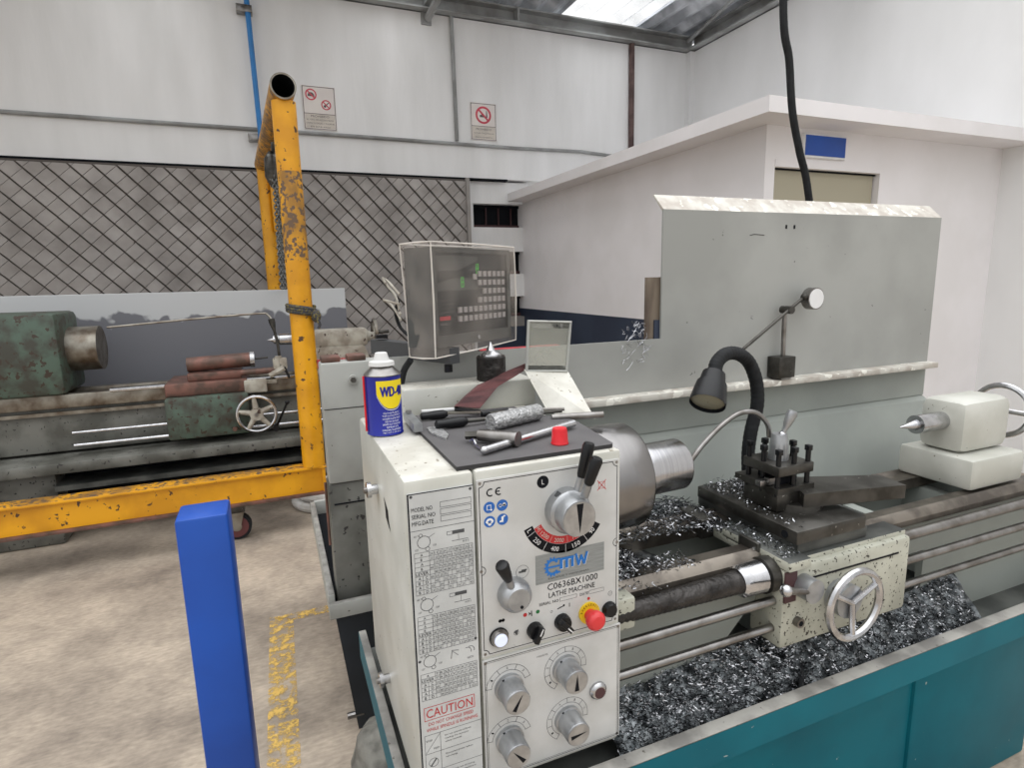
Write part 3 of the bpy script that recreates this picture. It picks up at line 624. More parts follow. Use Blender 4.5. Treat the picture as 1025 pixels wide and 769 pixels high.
# rods
b = MB()
prof = []; n = 26
for i in range(n+1): prof += [(i/n, .0175+.006*i/n), ((i+.45)/n if i < n else 1, .0165+.006*i/n)]
b.lathe((.497, .815, .862), (.80, .815, .862), [(min(t, 1), r) for t, r in prof], 'greasy', 20); part(b, 'lead_screw_cover')
b = MB(); b.lathe((.79, .815, .862), (.85, .815, .862), [(0, .026), (.1, .031), (.9, .033), (1, .029)], 'chrome', 24); b.cyl((.85, .815, .862), (.872, .815, .862), .036, 'darksteel'); part(b, 'screw_collar')
b = MB(); b.cyl((.85, .815, .862), (1.95, .815, .862), .012, 'steel', n=14); part(b, 'lead_screw')
b = MB(); b.cyl((.497, .80, .811), (1.95, .80, .811), .0095, 'steel', n=16); part(b, 'feed_rod')
b = MB(); b.cyl((.497, .80, .752), (1.95, .80, .752), .0085, 'steel', n=16); part(b, 'control_rod')
b = MB(); b.box((1.92, .77, .70), (1.98, .845, .9), 'cream', .006); part(b, 'rod_bracket')

# headstock
b = MB(); b.box((.2505, .772, .655), (.497, 1.20, 1.18), 'cream', .006, top='creamtop'); b.box((.2, .83, .60), (.48, 1.19, .66), 'dark'); hs = part(b, 'headstock')
b = MB(); b.box((.147, .772, .655), (.2485, 1.20, 1.18), 'cream', .006, top='creamtop')
p1 = atx(384, 497, .1466); p2 = atx(391, 533, .1466); mid = (p1+p2)/2
b.poly([p1, (.1464, mid.y+.014, mid.z+.006), (.1464, mid.y+.012, mid.z-.010), p2, (.1464, mid.y-.012, mid.z-.006), (.1464, mid.y-.010, mid.z+.010)], 'ink')
cv = part(b, 'gear_cover')
for (y, z) in ((1.008, 1.092), (1.013, .717)):
    b = MB(); b.cyl((.147, y, z), (.135, y, z), .009, 'chrome', n=16); b.cyl((.135, y, z), (.128, y, z), .014, 'chrome', n=16); b.cyl((.128, y, z), (.123, y, z), .006, 'steel', n=10); part(b, 'latch_knob', cv)
b = MB(); b.box((.229, 1.15, 1.178), (.52, 1.235, 1.238), 'cream', .006, top='creamtop'); b.box((.39, 1.1495, 1.186), (.3915, 1.15, 1.23), 'ink'); part(b, 'rear_cover_block')

# ---- legend plate
YP = .7695
b = MB(); b.box((.1505, YP, .690), (.2462, .7725, 1.1615), 'legend'); d = Dec(b, (0, YP, 0), (1, 0, 0), (0, 0, 1))
d.rect(.1505, .690, .1527, 1.1615, 'ink'); d.rect(.1505, 1.1600, .2462, 1.1615, 'ink')
for x, z in ((.156, 1.157), (.242, 1.156), (.156, .905), (.242, .92)): d.disc(x, z, .0022, 'inkfine', 1, 12)
for i, s in enumerate(('MODEL NO', 'SERIAL NO', 'MFG.DATE')): d.text(s, .1555, 1.1345-.0102*i, .0062, 'ink', (.030, .034, .031)[i])
for i in range(3): d.box(.197, 1.1355-.0105*i, .2425, 1.1435-.0105*i, .0006, 'inkfine')
d.line([(.1527, 1.1065), (.2462, 1.1065)], .0007, 'inkfine')
rt_ = random.Random(11)
def diag(cx, cz, third=False):
    d.ring(cx, cz, .0092, .0008, 'inkfine'); d.ring(cx-.004, cz+.0105, .0025, .0007, 'inkfine'); d.ring(cx+.005, cz-.0108, .003, .0007, 'inkfine'); d.line([(cx+.007, cz+.006), (cx+.016, cz+.0105)], .0006, 'inkfine')
    d.text('60 T', cx-.014, cz+.009, .0028, 'inkfine'); d.text('127', cx-.013, cz-.0115, .0028, 'inkfine'); d.text('120', cx+.013, cz-.008, .0028, 'inkfine')
    if not third:
        d.box(.205, cz+.004, .213, cz+.009, .0006, 'inkfine'); d.rect(.2135, cz+.004, .231, cz+.0095, 'inkfine'); d.line([(.212, cz-.006), (.236, cz-.006)], .0007, 'inkfine'); d.line([(.222, cz+.003), (.222, cz-.005)], .0006, 'inkfine'); d.text('M P.T', .228, cz-.011, .003, 'inkfine')
    else:
        d.line([(.203, cz-.005), (.205, cz+.008), (.215, cz+.006)], .0008, 'inkfine'); d.line([(.206, cz+.006), (.214, cz-.002)], .0006, 'inkfine'); d.arc(.228, cz, .006, .0068, -20, 110, 'inkfine'); d.arc(.233, cz+.001, .006, .0068, -20, 110, 'inkfine'); d.text('INCH', .228, cz-.012, .003, 'inkfine')
def table(z1, z0, rows, head):
    xs0, xs1 = .1565, .2425; c0 = .178; n = 10; h = (z1-z0)/rows; 
    for r in range(rows+1): d.line([(xs0, z1-h*r), (xs1, z1-h*r)], .0005, 'inkfine')
    for x in (xs0, xs1, c0): d.line([(x, z0), (x, z1)], .0005, 'inkfine', 1.4)
    d.line([((xs0+c0)/2, z0), ((xs0+c0)/2, z0+h*4)], .0005, 'inkfine')
    for k in range(1, n): x = c0+(xs1-c0)*k/n; d.line([(x, z0), (x, z1)], .00035, 'inkfine', 1.4)
    for r in range(rows):
        zc_ = z1-h*(r+.78)
        if r < rows-4:
            if r == rows-5: d.text('LEVER', .1575, zc_, h*.62, 'ink', .018)
            else: d.text('AB'[r % 2], .165, zc_, h*.55, 'ink')
        else:
            d.text('ABAB'[r-rows+4], .1605, zc_, h*.6, 'ink'); d.text('CDCD'[r-rows+4], .171, zc_, h*.6, 'ink')
        for k in range(n):
            if rt_.random() < .2 and r > 1: continue
            s = rt_.choice(['60', '75', '80', '45', '36', '1.5', '2.0', '11', '24', '.25', '16', '3.5']) if r >= 2 or head else 'TRSUVWXYZQ'[k]
            d.text(s, c0+(xs1-c0)*(k+.12)/n, zc_, h*.5, 'inkfine', (xs1-c0)/n*.66)
diag(.171, 1.088); table(1.073, 1.009, 9, True); diag(.171, .992); table(.975, .917, 9, True); diag(.171, .902, True); table(.883, .840, 6, False)
d.box(.1585, .806, .2365, .8275, .0009, 'redink'); d.text('CAUTION', .1615, .8095, .0145, 'redink', .072)
d.text('DO NOT CHANGE SPEED', .164, .7965, .0055, 'redink', .070); d.text('WHILE SPINDLE IS RUNNING', .1605, .787, .0055, 'redink', .080)
for z in (.781, .7495, .718): d.line([(.157, z), (.2462, z)], .0006, 'inkfine')
d.line([(.157, .781), (.157, .70)], .0006, 'inkfine'); d.line([(.181, .781), (.181, .70)], .0006, 'inkfine'); d.line([(.158, .751), (.180, .779)], .0006, 'inkfine')
d.text('STOP', .159, .770, .003, 'ink'); d.text('FEED', .170, .755, .003, 'inkfine'); d.ring(.169, .733, .0072, .0007, 'inkfine'); d.line([(.165, .728), (.173, .738)], .0022, 'inkfine')
for z, ls in ((.775, ('Do not operate without', 'reading the operator', 'safety manual.')), (.743, ('Disconnect power before', 'servicing.')), (.712, ('Keep hands out of moving', 'parts when the machine is', 'in use.'))):
    for i, s in enumerate(ls): d.text(s, .188, z-.0055*i-.0035, .0032, 'ink', .045*len(s)/24)
part(b, 'legend_plate', cv, smooth=False)

# ---- upper control plate
b = MB(); b.box((.2515, YP, .8835), (.4915, .7725, 1.166), 'plate', .0006); d = Dec(b, (0, YP, 0), (1, 0, 0), (0, 0, 1))
def border(x0, z0, x1, z1, nr=.008):
    for w, k, ins in ((.0011, 1, .0036),):
        a0, b0, a1, b1 = x0+ins, z0+ins, x1-ins, z1-ins
        d.line([(a0+nr, b1), (a1-nr, b1)], w, 'ink'); d.line([(a0+nr, b0), (a1-nr, b0)], w, 'ink'); d.line([(a0, b0+nr), (a0, b1-nr)], w, 'ink'); d.line([(a1, b0+nr), (a1, b1-nr)], w, 'ink')
        for cx, cz, t0 in ((a0, b0, 0), (a1, b0, 90), (a1, b1, 180), (a0, b1, 270)): d.arc(cx, cz, nr-w/2, nr+w/2, t0, t0+90, 'ink', n=8)
    for cx, cz in ((x0+.005, z0+.005), (x1-.005, z0+.005), (x1-.005, z1-.005), (x0+.005, z1-.005), (x1-.003, (z0+z1)/2), (x0+.003, (z0+z1)/2)): d.disc(cx, cz, .0024, 'steel', 2, 12)
border(.2515, .8835, .4915, 1.166)
for cx, s in ((.2515, 1), (.4915, -1)): d.arc(cx+s*.003, 1.025, .0065, .0075, -90 if s > 0 else 90, 90 if s > 0 else 270, 'ink', n=10)
# CE mark
d.arc(.2725, 1.145, .0042, .0062, 55, 305, 'ink', n=16); d.arc(.286, 1.145, .0042, .0062, 60, 300, 'ink', n=16); d.rect(.2805, 1.1442, .287, 1.1462, 'ink')
for i, (x, z) in enumerate(((.270, 1.1225), (.2905, 1.1225), (.270, 1.1005), (.2905, 1.1005))):
    d.disc(x, z, .0088, 'blueink'); 
    if i == 0: d.rect(x-.004, z-.004, x+.003, z+.004, 'white', 2); d.rect(x-.003, z-.003, x+.002, z+.003, 'blueink', 3); d.disc(x+.003, z-.004, .0015, 'white', 3, 8)
    if i == 1: d.rect(x-.006, z-.001, x+.006, z+.0015, 'white', 2); d.disc(x-.003, z, .0026, 'white', 2, 10); d.disc(x+.003, z+.001, .0026, 'white', 2, 10); d.disc(x-.003, z, .0014, 'blueink', 3, 10)
    if i == 2: d.arc(x, z-.001, .003, .0062, 0, 180, 'white', 2, 12); d.rect(x-.005, z-.0025, x+.005, z-.001, 'white', 2); d.disc(x, z-.0035, .0028, 'white', 2, 10)
    if i == 3: d.poly([(x-.005, z-.004), (x+.001, z-.004), (x+.0015, z+.003), (x+.005, z+.005), (x+.003, z+.0065), (x-.002, z+.004), (x-.002, z-.001), (x-.005, z-.002)], 'white', 2)
d.disc(.357, 1.148, .0098, 'ink'); d.text('L', .357, 1.148, .0075, 'white', .004, 2, align='c')
d.box(.454, 1.1215, .465, 1.1325, .0006, 'redink'); d.line([(.452, 1.119), (.467, 1.135)], .0011, 'redink'); d.line([(.467, 1.119), (.452, 1.135)], .0011, 'redink')
# speed scale
cx, cz = .394, 1.100
d.arc(cx, cz, .0585, .0735, 199, 329, 'ink', 1, 40); d.arc(cx, cz, .0455, .058, 205, 321, 'redink', 1, 40)
for s, a in (('L', 203.5), ('250', 223), ('400', 254), ('150', 287), ('90', 316)): d.text(s, cx+.066*cos(R_(a)), cz+.066*sin(R_(a)), .0075, 'white', .0046*len(s), 3, a-270, 'c')
for a in (209, 238, 270.5, 303): d.line([(cx+.0595*cos(R_(a)), cz+.0595*sin(R_(a))), (cx+.0725*cos(R_(a)), cz+.0725*sin(R_(a)))], .0006, 'white', 3)
for s, a in (('H', 208.5), ('1200', 227), ('2000', 258), ('700', 290)): d.text(s, cx+.0518*cos(R_(a)), cz+.0518*sin(R_(a)), .0068, 'signlow', .0042*len(s), 3, a-270, 'c')
for a in (213, 242, 274): d.line([(cx+.0465*cos(R_(a)), cz+.0465*sin(R_(a))), (cx+.057*cos(R_(a)), cz+.057*sin(R_(a)))], .0005, 'signlow', 3)
# badge with logo
d.rect(.3425, .982, .4645, 1.0305, 'badge', 1)
gx, gz = .3715, 1.0068
for k in range(14):
    a = 2*pi*k/14
    if abs(((k*360/14)+180) % 360-180) < 30: continue
    d.poly([(gx+.0105*cos(a-.13), gz+.0125*sin(a-.13)), (gx+.0145*cos(a-.09), gz+.0165*sin(a-.09)), (gx+.0145*cos(a+.09), gz+.0165*sin(a+.09)), (gx+.0105*cos(a+.13), gz+.0125*sin(a+.13))], 'logoblue', 2)
for k in range(30):
    a = R_(35+290*k/30); a2 = R_(35+290*(k+1)/30)
    d.poly([(gx+.0078*cos(a), gz+.0095*sin(a)), (gx+.0118*cos(a), gz+.0138*sin(a)), (gx+.0118*cos(a2), gz+.0138*sin(a2)), (gx+.0078*cos(a2), gz+.0095*sin(a2))], 'logoblue', 2.4)
d.rect(gx-.008, gz-.0014, gx+.012, gz+.0016, 'logoblue', 2.8); d.line([(gx+.003, gz+.0115), (gx+.012, gz+.0115)], .003, 'logoblue', 2.8); d.line([(gx+.003, gz-.0105), (gx+.012, gz-.0105)], .003, 'logoblue', 2.8)
for ox, oz, mm, k in ((.0048, -.0008, 'white', 2), (.004, 0, 'logoblue', 3)):
    for s in (.380, .390, .400): d.rect(s+ox, 1.0005+oz, s+.005+ox, 1.018+oz, mm, k)
    d.rect(.380+ox, 1.0145+oz, .4055+ox, 1.019+oz, mm, k+.5)
    d.line([(.409+ox, 1.019+oz), (.4135+ox, 1.002+oz), (.4185+ox, 1.015+oz), (.4235+ox, 1.002+oz), (.4285+ox, 1.019+oz)], .0042, mm, k+.3)
d.text('EQUIPOS Y MAQUINAS', .364, .9865, .0032, 'inkfine', .072)
d.text('C0636BX1000', .3625, .9685, .0108, 'ink', .090); d.text('LATHE MACHINE', .3645, .9555, .0088, 'ink', .083)
d.text('SERIAL NO', .3475, .9455, .0048, 'ink', .034); d.box(.384, .945, .414, .951, .0005, 'inkfine'); d.text('DATE', .420, .9455, .0048, 'ink', .015); d.box(.437, .945, .464, .951, .0005, 'inkfine')
d.ring(.3205, 1.010, .0105, .0006, 'inkfine'); d.rect(.3145, 1.0085, .3265, 1.0115, 'inkfine', 1); d.rect(.319, 1.011, .328, 1.0135, 'inkfine', 1)
d.disc(.3235, .937, .0033, 'redink'); d.disc(.3452, .937, .0033, 'inkgreen')
d.line([(.3345, .933), (.3345, .941)], .0016, 'ink'); d.poly([(.330, .934), (.3335, .937), (.330, .940)], 'ink')
d.disc(.282, .9375, .0028, 'ink'); d.disc(.287, .9375, .0028, 'ink'); d.rect(.281, .9365, .288, .9385, 'ink')
d.poly([(.304, .913), (.312, .916), (.309, .906)], 'inkfine'); d.ring(.308, .911, .004, .0007, 'inkfine')
d.line([(.380, .933), (.391, .936)], .0016, 'ink'); d.disc(.391, .9365, .0018, 'ink', 1, 8); d.line([(.401, .932), (.401, .938)], .0012, 'ink'); d.ring(.369, .931, .0018, .0005, 'inkfine')
d.disc(.436, .9375, .0027, 'redink', 1, 12); d.ring(.4765, .937, .0038, .0006, 'inkfine'); d.line([(.4745, .937), (.4785, .937)], .0006, 'inkfine')
up = part(b, 'control_plate', hs, smooth=False)

# ---- lower control plate
b = MB(); b.box((.2515, YP, .664), (.497, .7725, .8775), 'plate', .0006); d = Dec(b, (0, YP, 0), (1, 0, 0), (0, 0, 1))
for ins in (.003, .0055): d.box(.2515+ins, .664+ins, .497-ins, .8775-ins, .0009 if ins < .004 else .0005, 'ink')
for cx, cz in ((.256, .873), (.4925, .873), (.4925, .669)): d.disc(cx, cz, .0026, 'steel', 2, 12)
DIALS = [(.293, .822, 14, 172, 60), (.393, .825, -8, 238, 268), (.292, .730, 14, 172, -50), (.396, .731, -8, 238, 188)]
for (x, z, t0, t1, pa) in DIALS:
    d.arc(x, z, .0375, .0382, t0, t1, 'inkfine', 1, 40); d.arc(x, z, .0285, .0292, t0, t1, 'inkfine', 1, 40); k = 3 if t1 < 200 else 5
    for i in range(k+1):
        a = R_(t0+(t1-t0)*i/k); d.line([(x+.0285*cos(a), z+.0285*sin(a)), (x+.0382*cos(a), z+.0382*sin(a))], .0008, 'inkfine')
    for i in range(k):
        a = t0+(t1-t0)*(i+.5)/k; d.text('CBA21'[i] if k == 5 else '321'[i], x+.0335*cos(R_(a)), z+.0335*sin(R_(a)), .004, 'ink', .0025, 2, a-90, 'c')
d.text('COLOR OIL', .342, .858, .0028, 'inkfine', .02)
lp = part(b, 'feed_plate', hs, smooth=False)

def dial(x, z, pa, parent):
    b = MB(); b.lathe((x, YP, z), (x, YP-.040, z), [(0, .0235), (.16, .0235), (.18, .021), (.95, .0205), (1, .0195)], 'knob', 40)
    b.cyl((x-.010, YP-.006, z+.0165), (x-.0115, YP-.006, z+.0195), .0022, 'ink', n=8)
    o = part(b, 'dial', parent)
    b = MB(); b.cyl((x, YP-.039, z), (x, YP-.0405, z), .0185, 'knobface', n=36); dd = Dec(b, (x, YP-.0405, z), (1, 0, 0), (0, 0, 1))
    c, s = cos(R_(pa)), sin(R_(pa)); pts = [(c*.015, s*.015), (-c*.014-s*.0035, -s*.014+c*.0035), (-c*.014+s*.0035, -s*.014-c*.0035)]
    if pa == 268: pts = [(-c*.015, -s*.015), (c*.014-s*.004, s*.014+c*.004), (c*.014+s*.004, s*.014-c*.004)]
    dd.poly(pts, 'ink', 1); part(b, 'dial_face', o)
for (x, z, t0, t1, pa) in DIALS: dial(x, z, {60: 60, 268: 268, -50: 130, 188: 8}[pa], lathe)

# speed selector dial with two levers
x, z = .394, 1.100
b = MB(); b.lathe((x, YP, z), (x, YP-.047, z), [(0, .0345), (.42, .0345), (.47, .0325), (.5, .0295), (.96, .0285), (1, .0275)], 'knob', 48)
b.box((x-.0215, YP-.0165, z+.018), (x-.013, YP-.007, z+.033), 'armgrey', .001, rot=(R_(38), 'Y', (x-.018, YP-.012, z+.026)))
b.sphere((x-.021, YP-.0195, z-.004), .0028, 'ink', 8, 6)
ss_ = part(b, 'speed_selector')
b = MB(); b.cyl((x, YP-.046, z), (x, YP-.048, z), .0262, 'knobface', n=36); dd = Dec(b, (x, YP-.048, z), (1, 0, 0), (0, 0, 1)); dd.poly([(-.0050, .0235), (.0065, .0235), (.0005, -.023)], 'ink', 1); part(b, 'dial_face', ss_)
for (pa_, pb, pc, ya, yb) in (((576, 499), (582, 477), (590, 443), .757, .745), ((585, 496), (589, 484), (598, 458), .732, .715)):
    A = aty(*pa_, ya); B = aty(*pb, (ya+yb)/2); Cc = aty(*pc, yb)
    b = MB(); b.cyl(A, B, .0065, 'knob', r2=.0062); lv = part(b, 'selector_lever')
    b = MB(); b.lathe(B, Cc, [(0, .0065), (.08, .0078), (.9, .0095), (1, .0075)], 'black', 20); part(b, 'lever_grip', lv)
# feed direction knob with lever
x, z = .304, .980
b = MB(); b.lathe((x, YP, z), (x, YP-.026, z), [(0, .0255), (.3, .0262), (.75, .0235), (.93, .019), (1, .0175)], 'knob', 40); b.cyl((x+.004, YP-.0255, z-.012), (x+.004, YP-.027, z-.012), .0025, 'ink', n=10); part(b, 'direction_selector')
A = aty(513, 590, .755); B = aty(509, 580, .748); Cc = aty(502, 565, .735)
b = MB(); b.cyl(A, B, .0062, 'knob'); lv = part(b, 'selector_lever')
b = MB(); b.lathe(B, Cc, [(0, .006), (.2, .0078), (.9, .0105), (1.0, .0085), (1.03, .005)], 'black', 20); part(b, 'lever_grip', lv)
# buttons
M['glowwhite'] = mat('lit_white_button', (220, 228, 250), .3, emit=.2)
b = MB(); b.lathe((.279, YP, .912), (.279, YP-.010, .912), [(0, .0145), (.7, .014), (1, .0125)], 'steel', 28); b.cyl((.279, YP-.0005, .912), (.279, YP-.003, .912), .0155, 'black'); br_ = part(b, 'button_ring')
b = MB(); b.lathe((.279, YP-.009, .912), (.279, YP-.0135, .912), [(0, .0105), (.7, .0102), (1, .0085)], 'glowwhite', 24); part(b, 'power_lamp_button', br_)
for i, (x, z, an) in enumerate(((.339, .908, 65), (.387, .910, -48))):
    b = MB(); b.lathe((x, YP, z), (x, YP-.012, z), [(0, .0135), (.6, .0135), (1, .012)], 'black', 24); kn = part(b, 'selector_switch')
    b = MB(); c, s = cos(R_(an)), sin(R_(an)); L1 = .0135
    b.box((x-L1, YP-.022, z-.0042), (x+L1, YP-.011, z+.0042), 'black', .0015, rot=(-R_(an), 'Y', (x, YP, z))); 
    k = .004; b.box((x+.001, YP-.0226, z-.0009), (x+L1-.001, YP-.0218, z+.0009), 'white', 0, rot=(-R_(an), 'Y', (x, YP, z)))
    part(b, 'switch_handle', kn)
b = MB(); b.cyl((.436, YP, .913), (.436, YP-.004, .913), .0185, 'yel', n=32); dd = Dec(b, (.436, YP-.004, .913), (1, 0, 0), (0, 0, 1))
for i, ch in enumerate('EMERGENCY'): a = 165-i*17; dd.text(ch, .0153*cos(R_(a)), .0153*sin(R_(a)), .0038, 'ink', .0022, 1, a-90, 'c')
part(b, 'emergency_label')
b = MB(); b.lathe((.436, YP-.004, .911), (.436, YP-.032, .911), [(0, .010), (.45, .010), (.5, .0155), (.75, .0165), (.9, .0145), (1, .011)], 'estop', 32); b.lathe((.436, YP-.032, .911), (.436, YP-.0325, .911), [(0, .011), (1, .009)], 'estop', 32); part(b, 'emergency_stop_button')
b = MB(); b.lathe((.474, YP, .910), (.474, YP-.010, .910), [(0, .013), (.5, .013), (1, .0105)], 'black', 24); part(b, 'black_button')
b = MB(); b.lathe((.453, YP, .766), (.453, YP-.009, .766), [(0, .0155), (.5, .0155), (.9, .0125), (1, .0105)], 'chrome', 32); sr_ = part(b, 'sight_ring')
b = MB(); b.cyl((.453, YP-.0085, .766), (.453, YP-.0097, .766), .0098, 'maroon', n=28); part(b, 'oil_sight_glass', sr_)

# chuck, jaws
CY, CZ = .96, 1.062
b = MB(); b.lathe((.497, CY, CZ), (.630, CY, CZ), [(0, .07), (.14, .07), (.141, .100), (.18, .1035), (.96, .1035), (1, .100)], 'chuck', 72); part(b, 'chuck')
for k in range(3):
    a = R_(80+120*k); ca, sa = cos(a), sin(a)
    def q(x, r, w): return Vector((x, CY+ca*r-sa*w, CZ+sa*r+ca*w))
    b = MB()
    for (xa, xb, ra, rb) in ((.624, .640, .05, .080), (.640, .652, .05, .066)):
        vv = [q(x, r, w) for x in (xa, xb) for r in (ra, rb) for w in (-.011, .011)]
        b.add(vv, [(0,1,3,2),(4,6,7,5),(0,4,5,1),(2,3,7,6),(0,2,6,4),(1,5,7,3)], 'steel')
    part(b, 'chuck_jaw', smooth=False)
b = MB(); b.lathe((.626, CY, CZ), (.758, CY, CZ+.003), [(0, .055), (.35, .055), (.4, .0525), (.97, .0525), (1, .050)], 'gry', 64, mcap='chrome')
tag(b.build('workpiece'), 'bright turned metal cylinder held in the lathe chuck', 'workpiece')

# chuck guard (plate + window)
b = MB(); T = [aty(525, 370, 1.13), aty(569, 372, 1.13)]; Bt = [atz(549, 413, 1.183), atz(596, 419, 1.175)]
for p in (): pass
b.prism([T[0], T[1], Bt[1], Bt[0]], (0, .003, .001), 'creamtop'); cg = part(b, 'chuck_guard', smooth=False)
f0, f1, f2, f3 = aty(527, 371, 1.13), aty(567, 371, 1.13), aty(571, 322, 1.13), aty(529, 321, 1.13)
b = MB(); b.tube([f0, f1, f2, f3], .004, 'greymach', 6, closed=True); b.prism([f0, f1, f1+Vector((0, 0, .012)), f0+Vector((0, 0, .012))], (0, .003, 0), 'greymach'); b.prism([f3-Vector((0, 0, .014)), f2-Vector((0, 0, .014)), f2, f3], (0, .003, 0), 'greymach'); part(b, 'window_frame', cg)
b = MB(); b.prism([f0, f1, f2, f3], (0, .002, 0), 'shield'); part(b, 'shield_window', cg, smooth=False)

# rear splash guard
b = MB()
pr = [(1.25, 1.145), (1.25, 1.292), (1.256, 1.292), (1.256, 1.145)]
b.prism([(.20, y, z) for y, z in pr], (.72, 0, 0), 'guard')
b.box((.92, 1.25, 1.145), (1.98, 1.256, 1.614), 'guard')
b.prism([(.92, 1.25, 1.614), (.92, 1.292, 1.654), (.92, 1.295, 1.651), (.92, 1.256, 1.610)], (1.06, 0, 0), 'guardedge')
b.box((1.355, 1.2492, 1.572), (1.361, 1.25, 1.582), 'ink'); b.box((1.325, 1.2492, 1.572), (1.331, 1.25, 1.582), 'ink'); b.tube([(1.2, 1.2495, 1.553), (1.215, 1.2495, 1.556), (1.25, 1.2495, 1.554)], .0008, 'ink', 4)
part(b, 'splash_guard', smooth=False)
b = MB(); b.box((.62, 1.213, 1.140), (1.98, 1.262, 1.157), 'guardedge', .002); part(b, 'guard_ledge')
b = MB(); b.box((.50, 1.252, 1.045), (1.98, 1.258, 1.14), 'guardlow'); b.prism([(.50, 1.258, 1.045), (.50, 1.236, 1.03), (.50, 1.236, 1.026), (.50, 1.262, 1.040)], (1.48, 0, 0), 'guardlow')
b.prism([(.50, 1.236, 1.03), (.50, 1.242, 1.03), (.50, 1.175, .84), (.50, 1.168, .84)], (1.48, 0, 0), 'guardlow')
b.prism([(.50, 1.168, .84), (.50, 1.175, .84), (.50, 1.175, .60), (.50, 1.168, .60)], (1.48, 0, 0), 'guardlow')
part(b, 'chip_chute', smooth=False)
b = MB(); b.box((.885, 1.262, 1.16), (.925, 1.275, 1.448), 'brown'); b.box((.905, 1.257, 1.16), (.92, 1.262, 1.34), 'navy'); part(b, 'guard_bracket', smooth=False)

# carriage
b = MB()
b.box((.872, .79, .873), (1.24, 1.10, .895), 'apron', .004, top='trayin'); b.box((.872, .765, .885), (.93, .95, .905), 'apron', .003, top='trayin'); b.box((.93, .80, .895), (1.13, 1.10, .921), 'trayin', .004)
sd = part(b, 'saddle')
b = MB(); b.box((.865, .84, .868), (.876, .895, .915), 'darksteel', .004); b.cyl((.865, .85, .9), (.860, .85, .9), .005, 'chrome', n=10); b.cyl((.865, .88, .88), (.860, .88, .88), .005, 'chrome', n=10); part(b, 'way_wiper', sd); b = MB(); b.box((.838, .975, .872), (.874, 1.06, .918), 'darksteel', .004); part(b, 'way_wiper', sd)
b = MB(); b.box((.872, .777, .715), (1.24, .86, .885), 'apron', .008); b.box((.8715, .775, .853), (1.2, .8, .856), 'ink'); b.box((.874, .774, .815), (.905, .779, .88), 'maroon', .002); ap = part(b, 'apron')
b = MB(); b.cyl((1.02, .777, .80), (1.02, .745, .80), .035, 'knob', n=32); b.tube([(1.02+.07*cos(a), .735, .80+.07*sin(a)) for a in [2*pi*i/36 for i in range(36)]], .008, 'chrome', 8, closed=True)
for k in range(3): a = R_(30+120*k); b.tube([(1.02, .74, .8), (1.02+.07*cos(a), .735, .80+.07*sin(a))], .006, 'chrome', 8)
part(b, 'handwheel', ap)
b = MB(); hb = aty(806, 590, .76); kb = aty(787, 591, .735); b.cyl((hb.x+.01, .777, hb.z), (hb.x+.01, .745, hb.z), .024, 'knob', n=28); b.tube([(hb.x, .752, hb.z), kb], [.006, .0075], 'steel', 10); b.sphere(kb, .0115, 'chrome', 14, 10); part(b, 'feed_lever', ap)
b = MB(); bb = aty(797, 621, .777); b.cyl(bb, bb+Vector((0, -.012, 0)), .010, 'steel', n=20); b.cyl(bb+Vector((0, -.0118, 0)), bb+Vector((0, -.0125, 0)), .006, 'dark', n=6); part(b, 'oil_plug', ap)
b = MB(); b.box((.915, .79, .922), (1.11, 1.085, .950), 'darksteel', .003); b.cyl((.915, .82, .935), (.9135, .82, .935), .008, 'dark', n=14); cs = part(b, 'cross_slide')
b = MB(); b.lathe((1.03, .91, .950), (1.03, .91, .965), [(0, .062), (1, .060)], 'darksteel', 40)
b.prism([(1.0, .853, .963), (1.24, .80, .963), (1.25, .87, .963), (1.05, .95, .963)], (0, 0, .03), 'darksteel'); part(b, 'compound_base', cs)
b = MB(); b.box((.952, .878, .952), (1.046, .974, .990), 'darksteel', .002); b.prism([(.948, .874, .992), (1.052, .874, .992), (1.052, .978, .992), (.948, .978, .992)], (0, 0, .012), 'darksteel'); b.prism([(.94, .93, .998), (.94, .99, .998), (1.05, .99, .998), (1.05, .93, .998)], (0, 0, .012), 'darksteel')
b.box((.972, .898, 1.004), (1.026, .954, 1.030), 'dark'); b.box((.948, .874, 1.030), (1.048, .976, 1.052), 'darksteel', .0025)
tp = part(b, 'tool_post', cs)
for (x, y) in ((.956, .884), (.956, .925), (.956, .966), (1.0, .884), (1.040, .884), (1.040, .925), (1.040, .966), (1.0, .966)):
    b = MB(); b.cyl((x, y, .985), (x, y, 1.078), .0055, 'black', n=10); b.box((x-.006, y-.006, 1.076), (x+.006, y+.006, 1.088), 'black', .0012); part(b, 'tool_bolt', cs)
b = MB(); b.lathe((.998, .925, 1.052), (.998, .925, 1.108), [(0, .0215), (.55, .0195), (.9, .0165), (1, .015)], 'knob', 28); part(b, 'clamp_hub', cs)
b = MB(); b.sphere((1.003, .922, 1.106), .008, 'chrome', 12, 8); A = Vector((1.003, .922, 1.105)); B = aty(794, 411, .91); b.lathe(A, B, [(0, .005), (.2, .0055), (.25, .005), (.45, .0085), (.85, .0115), (1, .009)], 'knob', 18); part(b, 'clamp_lever', cs)
b = MB(); b.box((.925, .90, 1.006), (.95, .915, 1.018), 'steel', .001); b.box((.95, .90, 1.006), (1.0, .915, 1.020), 'steel'); part(b, 'cutting_tool', cs)
# coolant hose
b = MB(); pts = spline([aty(770, 437, .955), aty(768, 424, .955), aty(757, 413, .955), aty(741, 413, .955), aty(724, 424, .955), aty(705, 443, .955), aty(692, 460, .955)], 8); b.tube(pts, .0055, 'steel', 10); part(b, 'coolant_hose')
